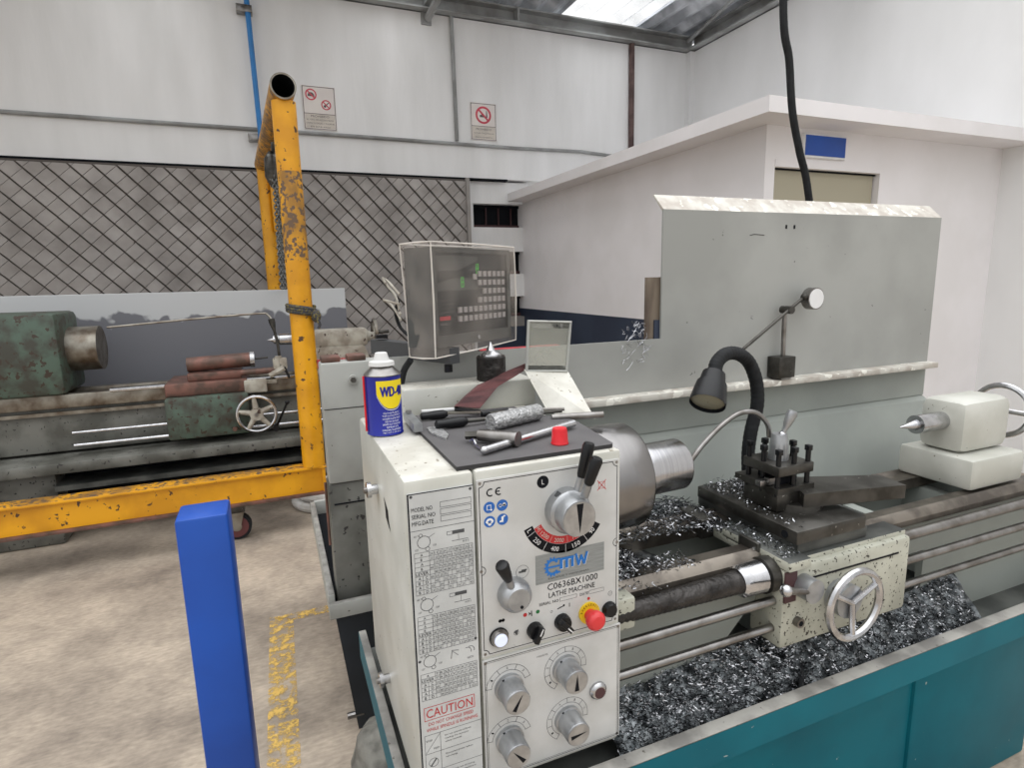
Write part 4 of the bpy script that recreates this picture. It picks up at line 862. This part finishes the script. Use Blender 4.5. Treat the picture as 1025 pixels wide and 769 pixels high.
# work lamp
b = MB(); q0 = [(749, 475, 1.10), (749, 452, 1.10), (752, 430, 1.10), (758, 405, 1.10), (757, 382, 1.10), (750, 363, 1.10), (739, 354, 1.09), (727, 354, 1.08), (718, 362, 1.075), (715, 374, 1.07)]
pts = spline([aty(*p) for p in q0], 14)
rr_ = [.0162+.0004*sin(i*2.0) for i in range(len(pts))]; b.tube(pts, rr_, 'rubber', 14); la = part(b, 'lamp_arm')
b = MB(); A = aty(715, 372, 1.07); B = aty(708, 404, 1.035); b.lathe(A, B, [(0, .012), (.03, .020), (.06, .0262), (.36, .030), (.39, .0342), (.9, .0408), (1, .0405)], 'black', 32, False); b.lathe(A, B, [(.62, .033), (1, .040)], 'dark', 32, False); b.lathe(A, B, [(0, .001), (.001, .012)], 'black', 32, False); part(b, 'lamp_shade', la)
b = MB(); b.lathe(A, B, [(.90, .0385), (.94, .030), (.95, .001)], 'lensglass', 32, False); part(b, 'lamp_lens', la)
# tailstock (plain, beyond carriage)
b = MB(); b.box((1.58, .86, .90), (1.80, 1.05, .98), 'cream', .01); b.box((1.60, .90, .98), (1.80, 1.02, 1.12), 'cream', .025); b.cyl((1.50, CY, CZ), (1.62, CY, CZ), .024, 'chrome'); b.lathe((1.44, CY, CZ), (1.50, CY, CZ), [(0, .001), (1, .014)], 'chrome', 20); part(b, 'tailstock')
b = MB(); b.cyl((1.80, CY, CZ), (1.86, CY, CZ), .02, 'steel'); b.tube([(1.86, CY+.07*cos(a), CZ+.07*sin(a)) for a in [2*pi*i/30 for i in range(30)]], .008, 'chrome', 8, closed=True); b.tube([(1.86, CY-.07, CZ), (1.86, CY+.07, CZ)], .007, 'chrome', 8); part(b, 'tailstock_wheel')

# ================================================================== DIGITAL READOUT
t = thing('digital_readout', (.226, 1.3, 1.2), 'grey digital readout screen and keypad under a cloudy plastic bag on an arm', 'display')
ang = R_(33.5); ex = Vector((cos(ang), sin(ang), 0)); ey = Vector((-sin(ang), cos(ang), 0)); ez = Vector((0, 0, 1)); c0 = Vector((.295, 1.136, 1.305))
def D3(a, e, h): return c0+ex*a+ey*e+ez*h
def obox(b, a0, e0, h0, a1, e1, h1, m):
    vv = [D3(a, e, h) for h in (h0, h1) for a, e in ((a0, e0), (a1, e0), (a1, e1), (a0, e1))]
    b.add(vv, [(0,3,2,1),(4,5,6,7),(0,1,5,4),(1,2,6,5),(2,3,7,6),(3,0,4,7)], m)
WD, HD = .275, .205
b = MB(); obox(b, .004, .004, .012, WD-.006, .075, HD+.006, 'drobody'); 
for (a, e) in ((.004, .0),): obox(b, a, e, .012, WD-.006, .006, .035, 'drobody'); obox(b, a, e, HD-.004, WD-.006, .006, HD+.006, 'drobody'); obox(b, a, e, .012, .014, .006, HD, 'drobody'); obox(b, WD-.018, e, .012, WD-.006, .006, HD, 'drobody')
b.cyl(D3(.14, -.001, .024), D3(.14, -.004, .024), .004, 'chrome', n=12)
hb_ = b.build('housing', t, smooth=False)
b = MB(); dd = Dec(b, D3(0, .0035, 0), ex, ez)
obox(b, .014, .0035, .035, WD-.018, .006, HD-.004, 'screen')
dd.rect(.018, .125, .15, .195, 'drobody', 1); dd.rect(.02, .15, .148, .165, 'screen', 2)
dd.poly([(.02, .14), (.09, .155), (.15, .178), (.15, .186), (.09, .168), (.02, .152)], 'screen', 3)
for (x, z) in ((.100, .142), (.152, .170)):
    for s in range(2):
        for k in range(2): dd.rect(x-.007+s*.007, z-.010+k*.010, x-.0055+s*.007, z-.001+k*.010, 'green', 3)
    for k in range(3): dd.rect(x-.007, z-.0105+k*.0095, x+.0015, z-.0093+k*.0095, 'green', 3)
dd.rect(.022, .066, .055, .074, 'redpaint', 3); dd.rect(.022, .056, .045, .061, 'drobody', 3)
for k in range(4): dd.line([(.022, .105-k*.008), (.07, .107-k*.008)], .0012, 'drobody', 3)
b.build('screen', hb_, smooth=False)
key = MB(); obox(key, .001, -.0005, .001, .0118, .0035, .0125, 'keys'); k0 = key.build('key', hb_, smooth=False)
positions = []
for r in range(4):
    for c in range(6):
        if (r, c) == (2, 0): continue
        positions.append((.148+c*.0173, .152-r*.0185))
for r in range(2):
    for c in range(10): positions.append((.078+c*.0174, .078-r*.0185))
positions.append((.131, .146))
for i, (a, h) in enumerate(positions):
    k = k0 if i == 0 else k0.copy()
    if i: COL.objects.link(k); k.parent = hb_
    k.location = ex*a+ez*h
# plastic bag
def bagpt(a, e, h): return D3(a, e, h)
b = MB(); rr3 = random.Random(9)
def bagface(c00, c10, c11, c01, nu, nv, amp):
    vv = []
    nrm = (c10-c00).cross(c01-c00).normalized()
    for j in range(nv+1):
        for i in range(nu+1):
            u, v = i/nu, j/nv; p = c00*(1-u)*(1-v)+c10*u*(1-v)+c11*u*v+c01*(1-u)*v
            if 0 < i < nu and 0 < j < nv: p = p+nrm*rr3.uniform(-amp, amp)
            vv.append(p)
    b.add(vv, [(j*(nu+1)+i, j*(nu+1)+i+1, (j+1)*(nu+1)+i+1, (j+1)*(nu+1)+i) for j in range(nv) for i in range(nu)], 'plastic')
A0, A1 = -.006, WD+.004; F0, Bk = -.006, .080
ftl, ftr, fbr, fbl = D3(A0, F0, HD+.015), D3(A1, F0, HD+.013), D3(A1, F0, .004), D3(A0, F0, -.006)
btl, btr, bbr, bbl = D3(A0+.004, Bk, HD+.014), D3(A1-.01, Bk, HD+.016), D3(A1, Bk, .01), D3(A0+.016, Bk, -.010)
bagface(fbl, fbr, ftr, ftl, 14, 12, .0022); bagface(bbl, fbl, ftl, btl, 6, 12, .0032); bagface(fbr, bbr, btr, ftr, 6, 12, .002); bagface(ftl, ftr, btr, btl, 14, 5, .0015); bagface(btl, btr, bbr, bbl, 10, 8, .003)
b.build('plastic_cover', t, ang=60)
b = MB()
for p, q in ((fbl, ftl), (ftl, ftr), (fbr, ftr), (ftl, btl), (btl, bbl), (fbl, fbr), (fbl, bbl), (btl, btr), (ftr, btr)):
    m_ = (p+q)/2+Vector((rr3.uniform(-.002, .002), rr3.uniform(-.002, .002), rr3.uniform(-.002, .002))); b.tube([p, m_, q], [.0014, .0022, .0014], 'plasticedge', 6)
b.build('plastic_fold', t)
# arm
b = MB(); A = Vector((.222, 1.365, 1.305)); B = Vector((.342, 1.158, 1.298)); dv = (B-A).normalized(); sd_ = Vector((-dv.y, dv.x, 0)).normalized()*.014; h_ = Vector((0, 0, .0165))
vv = [p+s*sd_+k*h_ for p in (A-dv*.01, B) for s in (-1, 1) for k in (-1, 1)]
b.add(vv, [(0,1,3,2),(4,6,7,5),(0,4,5,1),(2,3,7,6),(0,2,6,4),(1,5,7,3)], 'armgrey'); b.box((.215, 1.34, 1.325), (.24, 1.36, 1.333), 'black')
b.cyl(B-dv*.02+Vector((0, 0, -.02)), B-dv*.02+Vector((0, 0, -.036)), .009, 'black', n=6); b.cyl(B-dv*.02+Vector((0, 0, .02)), B-dv*.02+Vector((0, 0, .035)), .012, 'armgrey'); b.build('arm', t, ang=30)
b = MB(); b.box((.232, 1.31, .95), (.262, 1.34, 1.29), 'armgrey', .003); b.box((.225, 1.2565, 1.10), (.268, 1.31, 1.14), 'armgrey', .003); b.build('arm_post', t)
b = MB(); b.tube(spline([aty(411, 360, 1.2), aty(404, 372, 1.22), aty(400, 395, 1.22), aty(401, 405, 1.23)], 6), .007, 'rubber', 8)
b.build('cable', t); b = MB(); b.tube(spline([D3(-.01, .08, .12), aty(390, 283, 1.3), aty(383, 278, 1.31), aty(388, 286, 1.3), aty(396, 296, 1.27), D3(-.01, .08, .08)], 6), .0026, 'oldgrey', 6)
b.build('cable', t); b = MB(); b.tube(spline([D3(-.01, .08, .1), aty(384, 300, 1.31), aty(392, 305, 1.3), D3(-.01, .08, .07)], 6), .0024, 'oldgrey', 6)
b.build('cable', t); b = MB(); b.tube(spline([aty(399, 300, 1.28), aty(396, 312, 1.3), aty(400, 326, 1.3), aty(408, 335, 1.28)], 6), .004, 'rubber', 6); b.build('cable', t)

# ================================================================== THINGS LYING ON THE HEADSTOCK
ZT = 1.1805; ZM = 1.187
b = MB(); pts = [(.227, .782), (.487, .784), (.492, .790), (.512, .960), (.470, 1.03), (.455, 1.12), (.24, 1.135), (.228, 1.09)]
b.prism([(x, y, ZT) for x, y in pts], (0, 0, ZM-ZT-.0003), 'matedge', 'matblack'); tag(b.build('rubber_mat', smooth=False), 'dark oily rubber mat lying on top of the lathe headstock', 'mat')

# spray can
cx_, cy_ = .1745, 1.052; r = .0325; H0 = ZT
t = thing('spray_can', (cx_, cy_, H0), 'blue and yellow spray lubricant can with white nozzle on the headstock corner', 'can')
b = MB(); b.lathe((cx_, cy_, H0), (cx_, cy_, H0+.108), [(0, r-.003), (.015, r), (.03, r-.001), (.97, r-.001), (1, r-.0005)], 'canblue', 48)
th0 = math.atan2(-cy_, -cx_) # faces camera
def cylmap(s, zz, k=1): a = th0+s/r; rr_2 = r+.0003*k; return Vector((cx_+rr_2*cos(a), cy_+rr_2*sin(a), H0+zz))
def cpoly(pts, m, k=1):
    b.add([cylmap(s, z, k) for s, z in pts], [tuple(range(len(pts)))], m)
OFFS = .009
S0, S1 = -.021+OFFS, .033+OFFS; N_ = 24
for i in range(N_):
    s0 = S0+(S1-S0)*i/N_; s1 = S0+(S1-S0)*(i+1)/N_; mid_ = (S0+S1)/2; hw = (S1-S0)/2
    def zb(s): k = abs((s-mid_)/hw); return .050+.026*max(0, k)**2.6
    cpoly([(s0, zb(s0)), (s1, zb(s1)), (s1, .100), (s0, .100)], 'canyellow')
    cpoly([(s0, zb(s0)-.003), (s1, zb(s1)-.003), (s1, zb(s1)-.0018), (s0, zb(s0)-.0018)], 'white')
def ctext(tx, s, z, h, m, w, k=2):
    vv, ff, x0, x1, y0, y1 = text_geo(tx); b.add([cylmap(s+(x-x0)/(x1-x0)*w, z+(y-y0)/(y1-y0)*h, k) for x, y in vv], ff, m)
for q_, dx in enumerate((0, .0006, .0012, .0018)): ctext('WD-40', S0+.006+dx, .072, .018, 'canblue', .043, 2+.4*q_)
for i, (w, ln) in enumerate(((.030, 'MULTI-USE PRODUCT'), (.034, 'STOPS SQUEAKS PROTECTS'), (.034, 'LOOSENS RUSTED PARTS'), (.026, 'FREES STICKY MECHANISMS'), (.034, 'DRIVES OUT MOISTURE'), (.022, 'SPRAYS'), (.036, 'DANGER: FLAMMABLE'), (.034, 'NET WT 11 OZ 311 g'))):
    ctext(ln, S0+.025-w/2, .041-.0051*i, .0031, 'white', w)
b.build('body', t, ang=40)
b = MB(); b.lathe((cx_, cy_, H0+.107), (cx_, cy_, H0+.128), [(0, r), (.08, r+.0008), (.16, r-.001), (.55, r-.010), (.8, r-.015), (1, r-.016)], 'steel', 40); b.build('dome', t)
b = MB(); b.lathe((cx_, cy_, H0+.124), (cx_, cy_, H0+.147), [(0, .023), (.3, .022), (.42, .014), (.95, .0105), (1, .009)], 'canwhite', 28); b.build('nozzle', t)
b = MB(); a = th0-1.25; px_, py_ = cx_+(r+.002)*cos(a), cy_+(r+.002)*sin(a); b.cyl((px_, py_, H0+.008), (px_, py_, H0+.107), .0018, 'red', n=8); b.build('straw', t)

def thingmesh(b, name, label, cat, group=None, **k): return tag(b.build(name, **k), label, cat, group)
# small aluminium jaw block at mat edge
b = MB(); A = atz(408, 419, ZM); B = atz(419, 432, ZM); dv = (B-A).normalized(); nn = Vector((-dv.y, dv.x, 0))*.008
b.prism([A-nn, B-nn, B+nn, A+nn], (0, 0, .014), 'knob'); b.prism([A-nn*.6+dv*.01+Vector((0, 0, .016)), A+dv*.02-nn*.6+Vector((0, 0, .016)), A+dv*.02+nn*.6+Vector((0, 0, .016)), A+dv*.01+nn*.6+Vector((0, 0, .016))], (0, 0, .004), 'steel')
thingmesh(b, 'metal_block', 'small bright notched metal block at the left edge of the mat', 'block', smooth=False)
# files and screwdrivers with black grips
def tool(name, label, g0, g1, s1, gr, sr, sm, cat='file', flat=False, z=0, g1z=0):
    A = atz(*g0, ZM)+Vector((0, 0, gr+z)); B = atz(*g1, ZM)+Vector((0, 0, gr+z)); Cc = atz(*s1, ZM)+Vector((0, 0, sr+z+g1z))
    t = thing(name, (A.x, A.y, ZM), label, cat)
    b = MB(); b.lathe(A, B, [(0, gr*.55), (.04, gr*.85), (.25, gr*.8), (.5, gr), (.85, gr), (.93, gr*.8), (1, gr*.55)], 'black', 16); b.build('grip', t)
    b = MB(); 
    if flat:
        dv = (Cc-B).normalized(); nn = Vector((-dv.y, dv.x, 0)).normalized()*sr*1.6; up_ = Vector((0, 0, sr*.6)); b.prism([B-nn, Cc-nn*.7, Cc+nn*.7, B+nn], up_, sm)
    else: b.cyl(B, Cc, sr, sm, r2=sr*.8, n=10)
    b.build('shaft', t)
tool('file', 'hand file with black grip lying near the back of the mat', (421, 421), (448, 418), (540, 413), .0085, .004, 'oldsteel', flat=True)
tool('screwdriver', 'screwdriver with thick black grip lying across the middle of the mat', (436, 430), (468, 426), (562, 413), .0095, .004, 'darksteel', 'screwdriver')
b = MB(); A = atz(422, 414.5, ZM)+Vector((0, 0, .006)); A2 = atz(456, 412, ZM)+Vector((0, 0, .006)); B = atz(480, 415, ZM)+Vector((0, 0, .006)); b.cyl(A, A2, .0038, 'canwhite', n=10); b.cyl(A2, B, .0045, 'black', n=10); thingmesh(b, 'scriber', 'thin rod with pale left half and black right half at the back of the mat', 'rod')
b = MB(); A = atz(482, 417, ZM)+Vector((0, 0, .006)); B = atz(508, 413, ZM)+Vector((0, 0, .006)); Cc = atz(565, 412, ZM)+Vector((0, 0, .006)); b.cyl(A, B, .0055, 'black', n=10); b.cyl(B, Cc, .0035, 'steel', n=10); thingmesh(b, 'needle_file', 'slim steel rod tool with short black handle behind the metal bar', 'file')
# teardrop blade
b = MB(); P0 = [(427, 429), (434, 428), (444, 431), (449, 436), (447, 440), (440, 438), (431, 434)]; b.prism([atz(*p, ZM) for p in P0][::-1], (0, 0, .003), 'alubar'); thingmesh(b, 'cutter_blade', 'small teardrop shaped steel blade on the mat below the black grips', 'blade', smooth=False)
# short shaving
b = MB(); pts = [atz(471, 444, ZM)+Vector((0, 0, .004)), atz(474, 445, ZM)+Vector((0, 0, .009)), atz(477, 448, ZM)+Vector((0, 0, .004)), atz(482, 451, ZM)+Vector((0, 0, .003))]; b.tube(spline(pts, 4), .0022, 'chrome', 6); thingmesh(b, 'metal_shaving', 'small twisted shaving on the mat beside the chuck key', 'shaving')
# knurled bar
b = MB(); A = Vector((.340, .949, ZM+.0155)); B = Vector((.452, .990, ZM+.0155)); b.lathe(A, B, [(0, .0145), (.02, .0155), (.98, .0155), (1, .0145)], 'alubar', 32); thingmesh(b, 'aluminium_bar', 'thick rough-surfaced short aluminium bar lying on the mat', 'bar')
# chuck key
t = thing('chuck_key', (.33, .89, ZM), 'steel T-handled chuck key lying on the mat in front of the aluminium bar', 'chuck key')
hubA = atz(519, 447, ZM)+Vector((0, 0, .013)); tail = atz(480, 442, ZM)+Vector((0, 0, .012)); tip = atz(466, 442, ZM)+Vector((0, 0, .011))
b = MB(); b.cyl(hubA, tail, .0125, 'steel', r2=.0095, n=20); b.cyl(tail, tip, .007, 'darksteel', n=4); b.build('shank', t)
b = MB(); A = atz(485, 455, ZM)+Vector((0, 0, .0075)); B = atz(574, 428, ZM)+Vector((0, 0, .0085)); b.cyl(A, B, .0065, 'chrome', n=16); b.sphere(A, .0068, 'chrome', 12, 8); b.build('tommy_bar', t)
# red cap
b = MB(); c = Vector((.4135, .824, ZM)); b.lathe(c, c+Vector((0, 0, .026)), [(0, .0142), (.06, .0146), (.12, .0136), (.85, .0124), (1, .0112)], 'red', 32, False); b.lathe(c+Vector((0, 0, .0245)), c+Vector((0, 0, .026)), [(0, .0), (0.02, .008), (1, .0112)], 'red', 32, False)
thingmesh(b, 'plastic_cap', 'red plastic cap standing on the mat near the speed levers', 'cap')
# steel rod beyond mat
b = MB(); A = Vector((.478, .985, ZT+.008)); B = Vector((.573, .955, ZT+.010)); b.cyl(A, B, .0068, 'steel', n=16); thingmesh(b, 'steel_rod', 'plain steel rod sticking out over the headstock edge above the chuck', 'rod')
# brown paddle leaning on the block
b = MB(); P0 = [(454, 407, 1.128), (478, 409, 1.128), (488, 397, 1.138), (496, 387, 1.144), (510, 379, 1.146), (526, 369, 1.148), (524, 364, 1.148), (507, 371, 1.147), (492, 379, 1.146), (478, 385, 1.142), (465, 396, 1.135)]
pp = [aty(*p) for p in P0]; b.prism(pp, (0.002, -.010, .003), 'wood'); thingmesh(b, 'wooden_paddle', 'dark reddish brown wooden paddle leaning against the block behind the mat', 'paddle', smooth=False)
# live centre
t = thing('live_centre', (.427, 1.176, 1.238), 'steel live centre with chrome cone tip standing on the rear block', 'lathe centre')
b = MB(); b.lathe((.427, 1.176, 1.2385), (.427, 1.176, 1.291), [(0, .030), (.04, .0315), (.94, .0315), (1, .029)], 'greasy', 36); b.build('body', t)
b = MB(); b.lathe((.427, 1.176, 1.290), (.427, 1.176, 1.320), [(0, .024), (.15, .023), (.35, .013), (.4, .010), (1, .001)], 'chrome', 28); b.build('cone', t)

# magnetic base with dial arm
t = thing('magnetic_stand', (1.335, 1.235, 1.157), 'magnetic base indicator stand on the guard ledge at right', 'indicator stand')
b = MB(); b.box((1.285, 1.205, 1.163), (1.345, 1.249, 1.222), 'darksteel', .002); b.box((1.30, 1.21, 1.157), (1.335, 1.245, 1.163), 'steel'); b.build('magnet_block', t)
b = MB(); b.cyl((1.32, 1.228, 1.222), (1.314, 1.225, 1.352), .0065, 'steel', n=12); b.build('post', t)
b = MB(); A = aty(744, 349, 1.22); B = aty(805, 297, 1.20); b.cyl(A, B, .0045, 'darksteel', n=10); b.cyl((1.314, 1.235, 1.352), (1.314, 1.20, 1.352), .011, 'darksteel', n=14); b.sphere(B, .010, 'darksteel', 12, 8); b.build('swing_arm', t)
b = MB(); b.cyl((B.x+.035, 1.215, B.z-.005), (B.x+.035, 1.19, B.z-.005), .03, 'steel', n=32); b.cyl((B.x+.035, 1.19, B.z-.005), (B.x+.035, 1.189, B.z-.005), .027, 'white', n=32); b.cyl((B.x, 1.2, B.z), (B.x+.02, 1.2, B.z), .004, 'steel', n=8); b.build('dial_gauge', t)

# ================================================================== SWARF
def chips(name, label, boxes, seed, mats=('swarf', 'swarfdark'), long=.35):
    rr = random.Random(seed); b = MB()
    for (x0, x1, y0, y1, zf, n, s0, s1, pd) in boxes:
        for i in range(n):
            x, y = rr.uniform(x0, x1), rr.uniform(y0, y1); z = zf(x, y)+rr.random()**2*.012
            L_ = rr.uniform(s0, s1); w = rr.uniform(.0006, .0014); a = rr.uniform(0, 2*pi); cur = rr.uniform(-1, 1)*pi*1.2; tw = rr.uniform(-1, 1)
            k = 4; th = a; p = Vector((x, y, z+.001)); el = rr.uniform(-.35, .6); pts = []
            for j in range(k+1):
                pts.append(p.copy()); p += Vector((cos(th)*cos(el), sin(th)*cos(el), sin(el)))*(L_/k); th += cur/k; el += rr.uniform(-.5, .4)
            m = mats[1] if rr.random() < pd else mats[0]; vv = []
            for j, q_ in enumerate(pts):
                q_.z = max(q_.z, zf(q_.x, q_.y)); ww = Vector((sin(th+j*tw)*.6, cos(th+j*tw)*.6, .8))*w; vv += [q_-ww, q_+ww]
            b.add(vv, [(2*j, 2*j+1, 2*j+3, 2*j+2) for j in range(k)], m)
    o = b.build(name, ang=180); tag(o, label, 'swarf', kind='stuff'); return o
def heap(x, y):
    return .603+max(0, y-.752)*1.1*(.88+.12*sin(x*9))+.005*sin(x*70)*sin(y*90)+.003*sin(x*190+y*130)
b = MB(); nx, ny = 130, 20; vv = []
for j in range(ny+1):
    for i in range(nx+1):
        x = .50+1.02*i/nx; y = .745+.10*j/ny; vv.append((x, y, heap(x, y)+.001))
b.add(vv, [(j*(nx+1)+i, j*(nx+1)+i+1, (j+1)*(nx+1)+i+1, (j+1)*(nx+1)+i) for j in range(ny) for i in range(nx)], 'swarfdark'); tag(b.build('oily_chip_bed'), 'dark matted layer of oily chips in the lathe tray under the bed', 'swarf', kind='stuff')
chips('tray_swarf', 'loose bright and dark metal chips heaped in the lathe tray', [(.5, .95, .746, .842, heap, 4600, .005, .018, .45), (.95, 1.5, .746, .842, heap, 3600, .005, .018, .45), (.6, .95, .76, .82, heap, 900, .005, .018, .05)], 1)
def gap(x, y): return .872+.038*math.exp(-((x-.55)/.075)**2-((y-.91)/.07)**2)+.003*sin(x*150)*sin(y*110)
b = MB(); vv = []; nx, ny = 40, 20
for j in range(ny+1):
    for i in range(nx+1):
        x = .50+.20*i/nx; y = .862+.13*j/ny; vv.append((x, y, gap(x, y)-.001))
b.add(vv, [(j*(nx+1)+i, j*(nx+1)+i+1, (j+1)*(nx+1)+i+1, (j+1)*(nx+1)+i) for j in range(ny) for i in range(nx)], 'swarfdark'); tag(b.build('packed_bed_chips'), 'matted chips packed between the bed ways below the chuck', 'swarf', kind='stuff')
chips('bed_swarf', 'bright curly swarf piled on the bed ways under the chuck', [(.505, .65, .835, .985, gap, 2400, .007, .02, .18), (.62, .72, .845, .90, lambda x, y: .898, 260, .005, .012, .15), (.56, .74, .97, 1.03, lambda x, y: .902, 260, .008, .026, .25), (.74, .88, .96, 1.06, lambda x, y: .905, 520, .008, .024, .25), (.60, .92, 1.04, 1.16, lambda x, y: .86+.03*sin(x*9)**2, 1500, .01, .03, .35)], 2)
b = MB(); vv = []
for j in range(9):
    for i in range(31): x = .52+.46*i/30; y = 1.055+.115*j/8; vv.append((x, y, .84+.03*sin(x*9)**2+.004*sin(x*90)*sin(y*120)+.01*(j/8)))
b.add(vv, [(j*31+i, j*31+i+1, (j+1)*31+i+1, (j+1)*31+i) for j in range(8) for i in range(30)], 'swarfdark'); tag(b.build('rear_chip_layer'), 'grey matted chips lying behind the bed at the foot of the guard', 'swarf', kind='stuff')
chips('carriage_swarf', 'fine bright chips scattered over the cross slide and saddle', [(.92, 1.1, .98, 1.08, lambda x, y: .951, 500, .004, .012, .25), (.92, .95, .80, .98, lambda x, y: .951, 70, .004, .010, .3), (.875, .92, .78, .95, lambda x, y: .906, 260, .004, .012, .4), (.84, .90, .95, 1.05, lambda x, y: .90, 380, .008, .02, .35), (.95, 1.0, .99, 1.02, lambda x, y: .965, 130, .008, .018, .05)], 3)
chips('ledge_swarf', 'fine wiry swarf strands hanging on the splash guard face below its notch', [], 4) if False else None
b = MB(); rr4 = random.Random(4)
for i in range(34):
    p = aty(rr4.uniform(622, 648), rr4.uniform(322, 362), 1.245); pts = [p]
    for j in range(4): pts.append(pts[-1]+Vector((rr4.uniform(-.012, .012), rr4.uniform(-.004, .001), rr4.uniform(-.012, .012))))
    b.tube(pts, .0005, 'swarf', 4)
b.tube([aty(640, 322, 1.245), aty(634, 334, 1.245), aty(628, 342, 1.245)], .0007, 'swarf', 4)
tag(b.build('hanging_swarf'), 'wiry swarf strands caught on the splash guard near its notch', 'swarf', kind='stuff')
# stray wire across the tray
b = MB(); b.tube(spline([atz(722, 651, .64), atz(733, 672, .64), atz(745, 688, .635), atz(762, 700, .632)], 6), .0011, 'chrome', 6); tag(b.build('wire_strand'), 'single curved bright wire lying across the chips in the tray', 'wire')
b = MB(); b.tube(spline([(.98, .84, .66), (.96, .80, .645), (.93, .77, .635), (.91, .75, .63)], 6), .006, 'rubber', 8); tag(b.build('tray_hose'), 'short black hose lying in the tray below the carriage', 'hose')
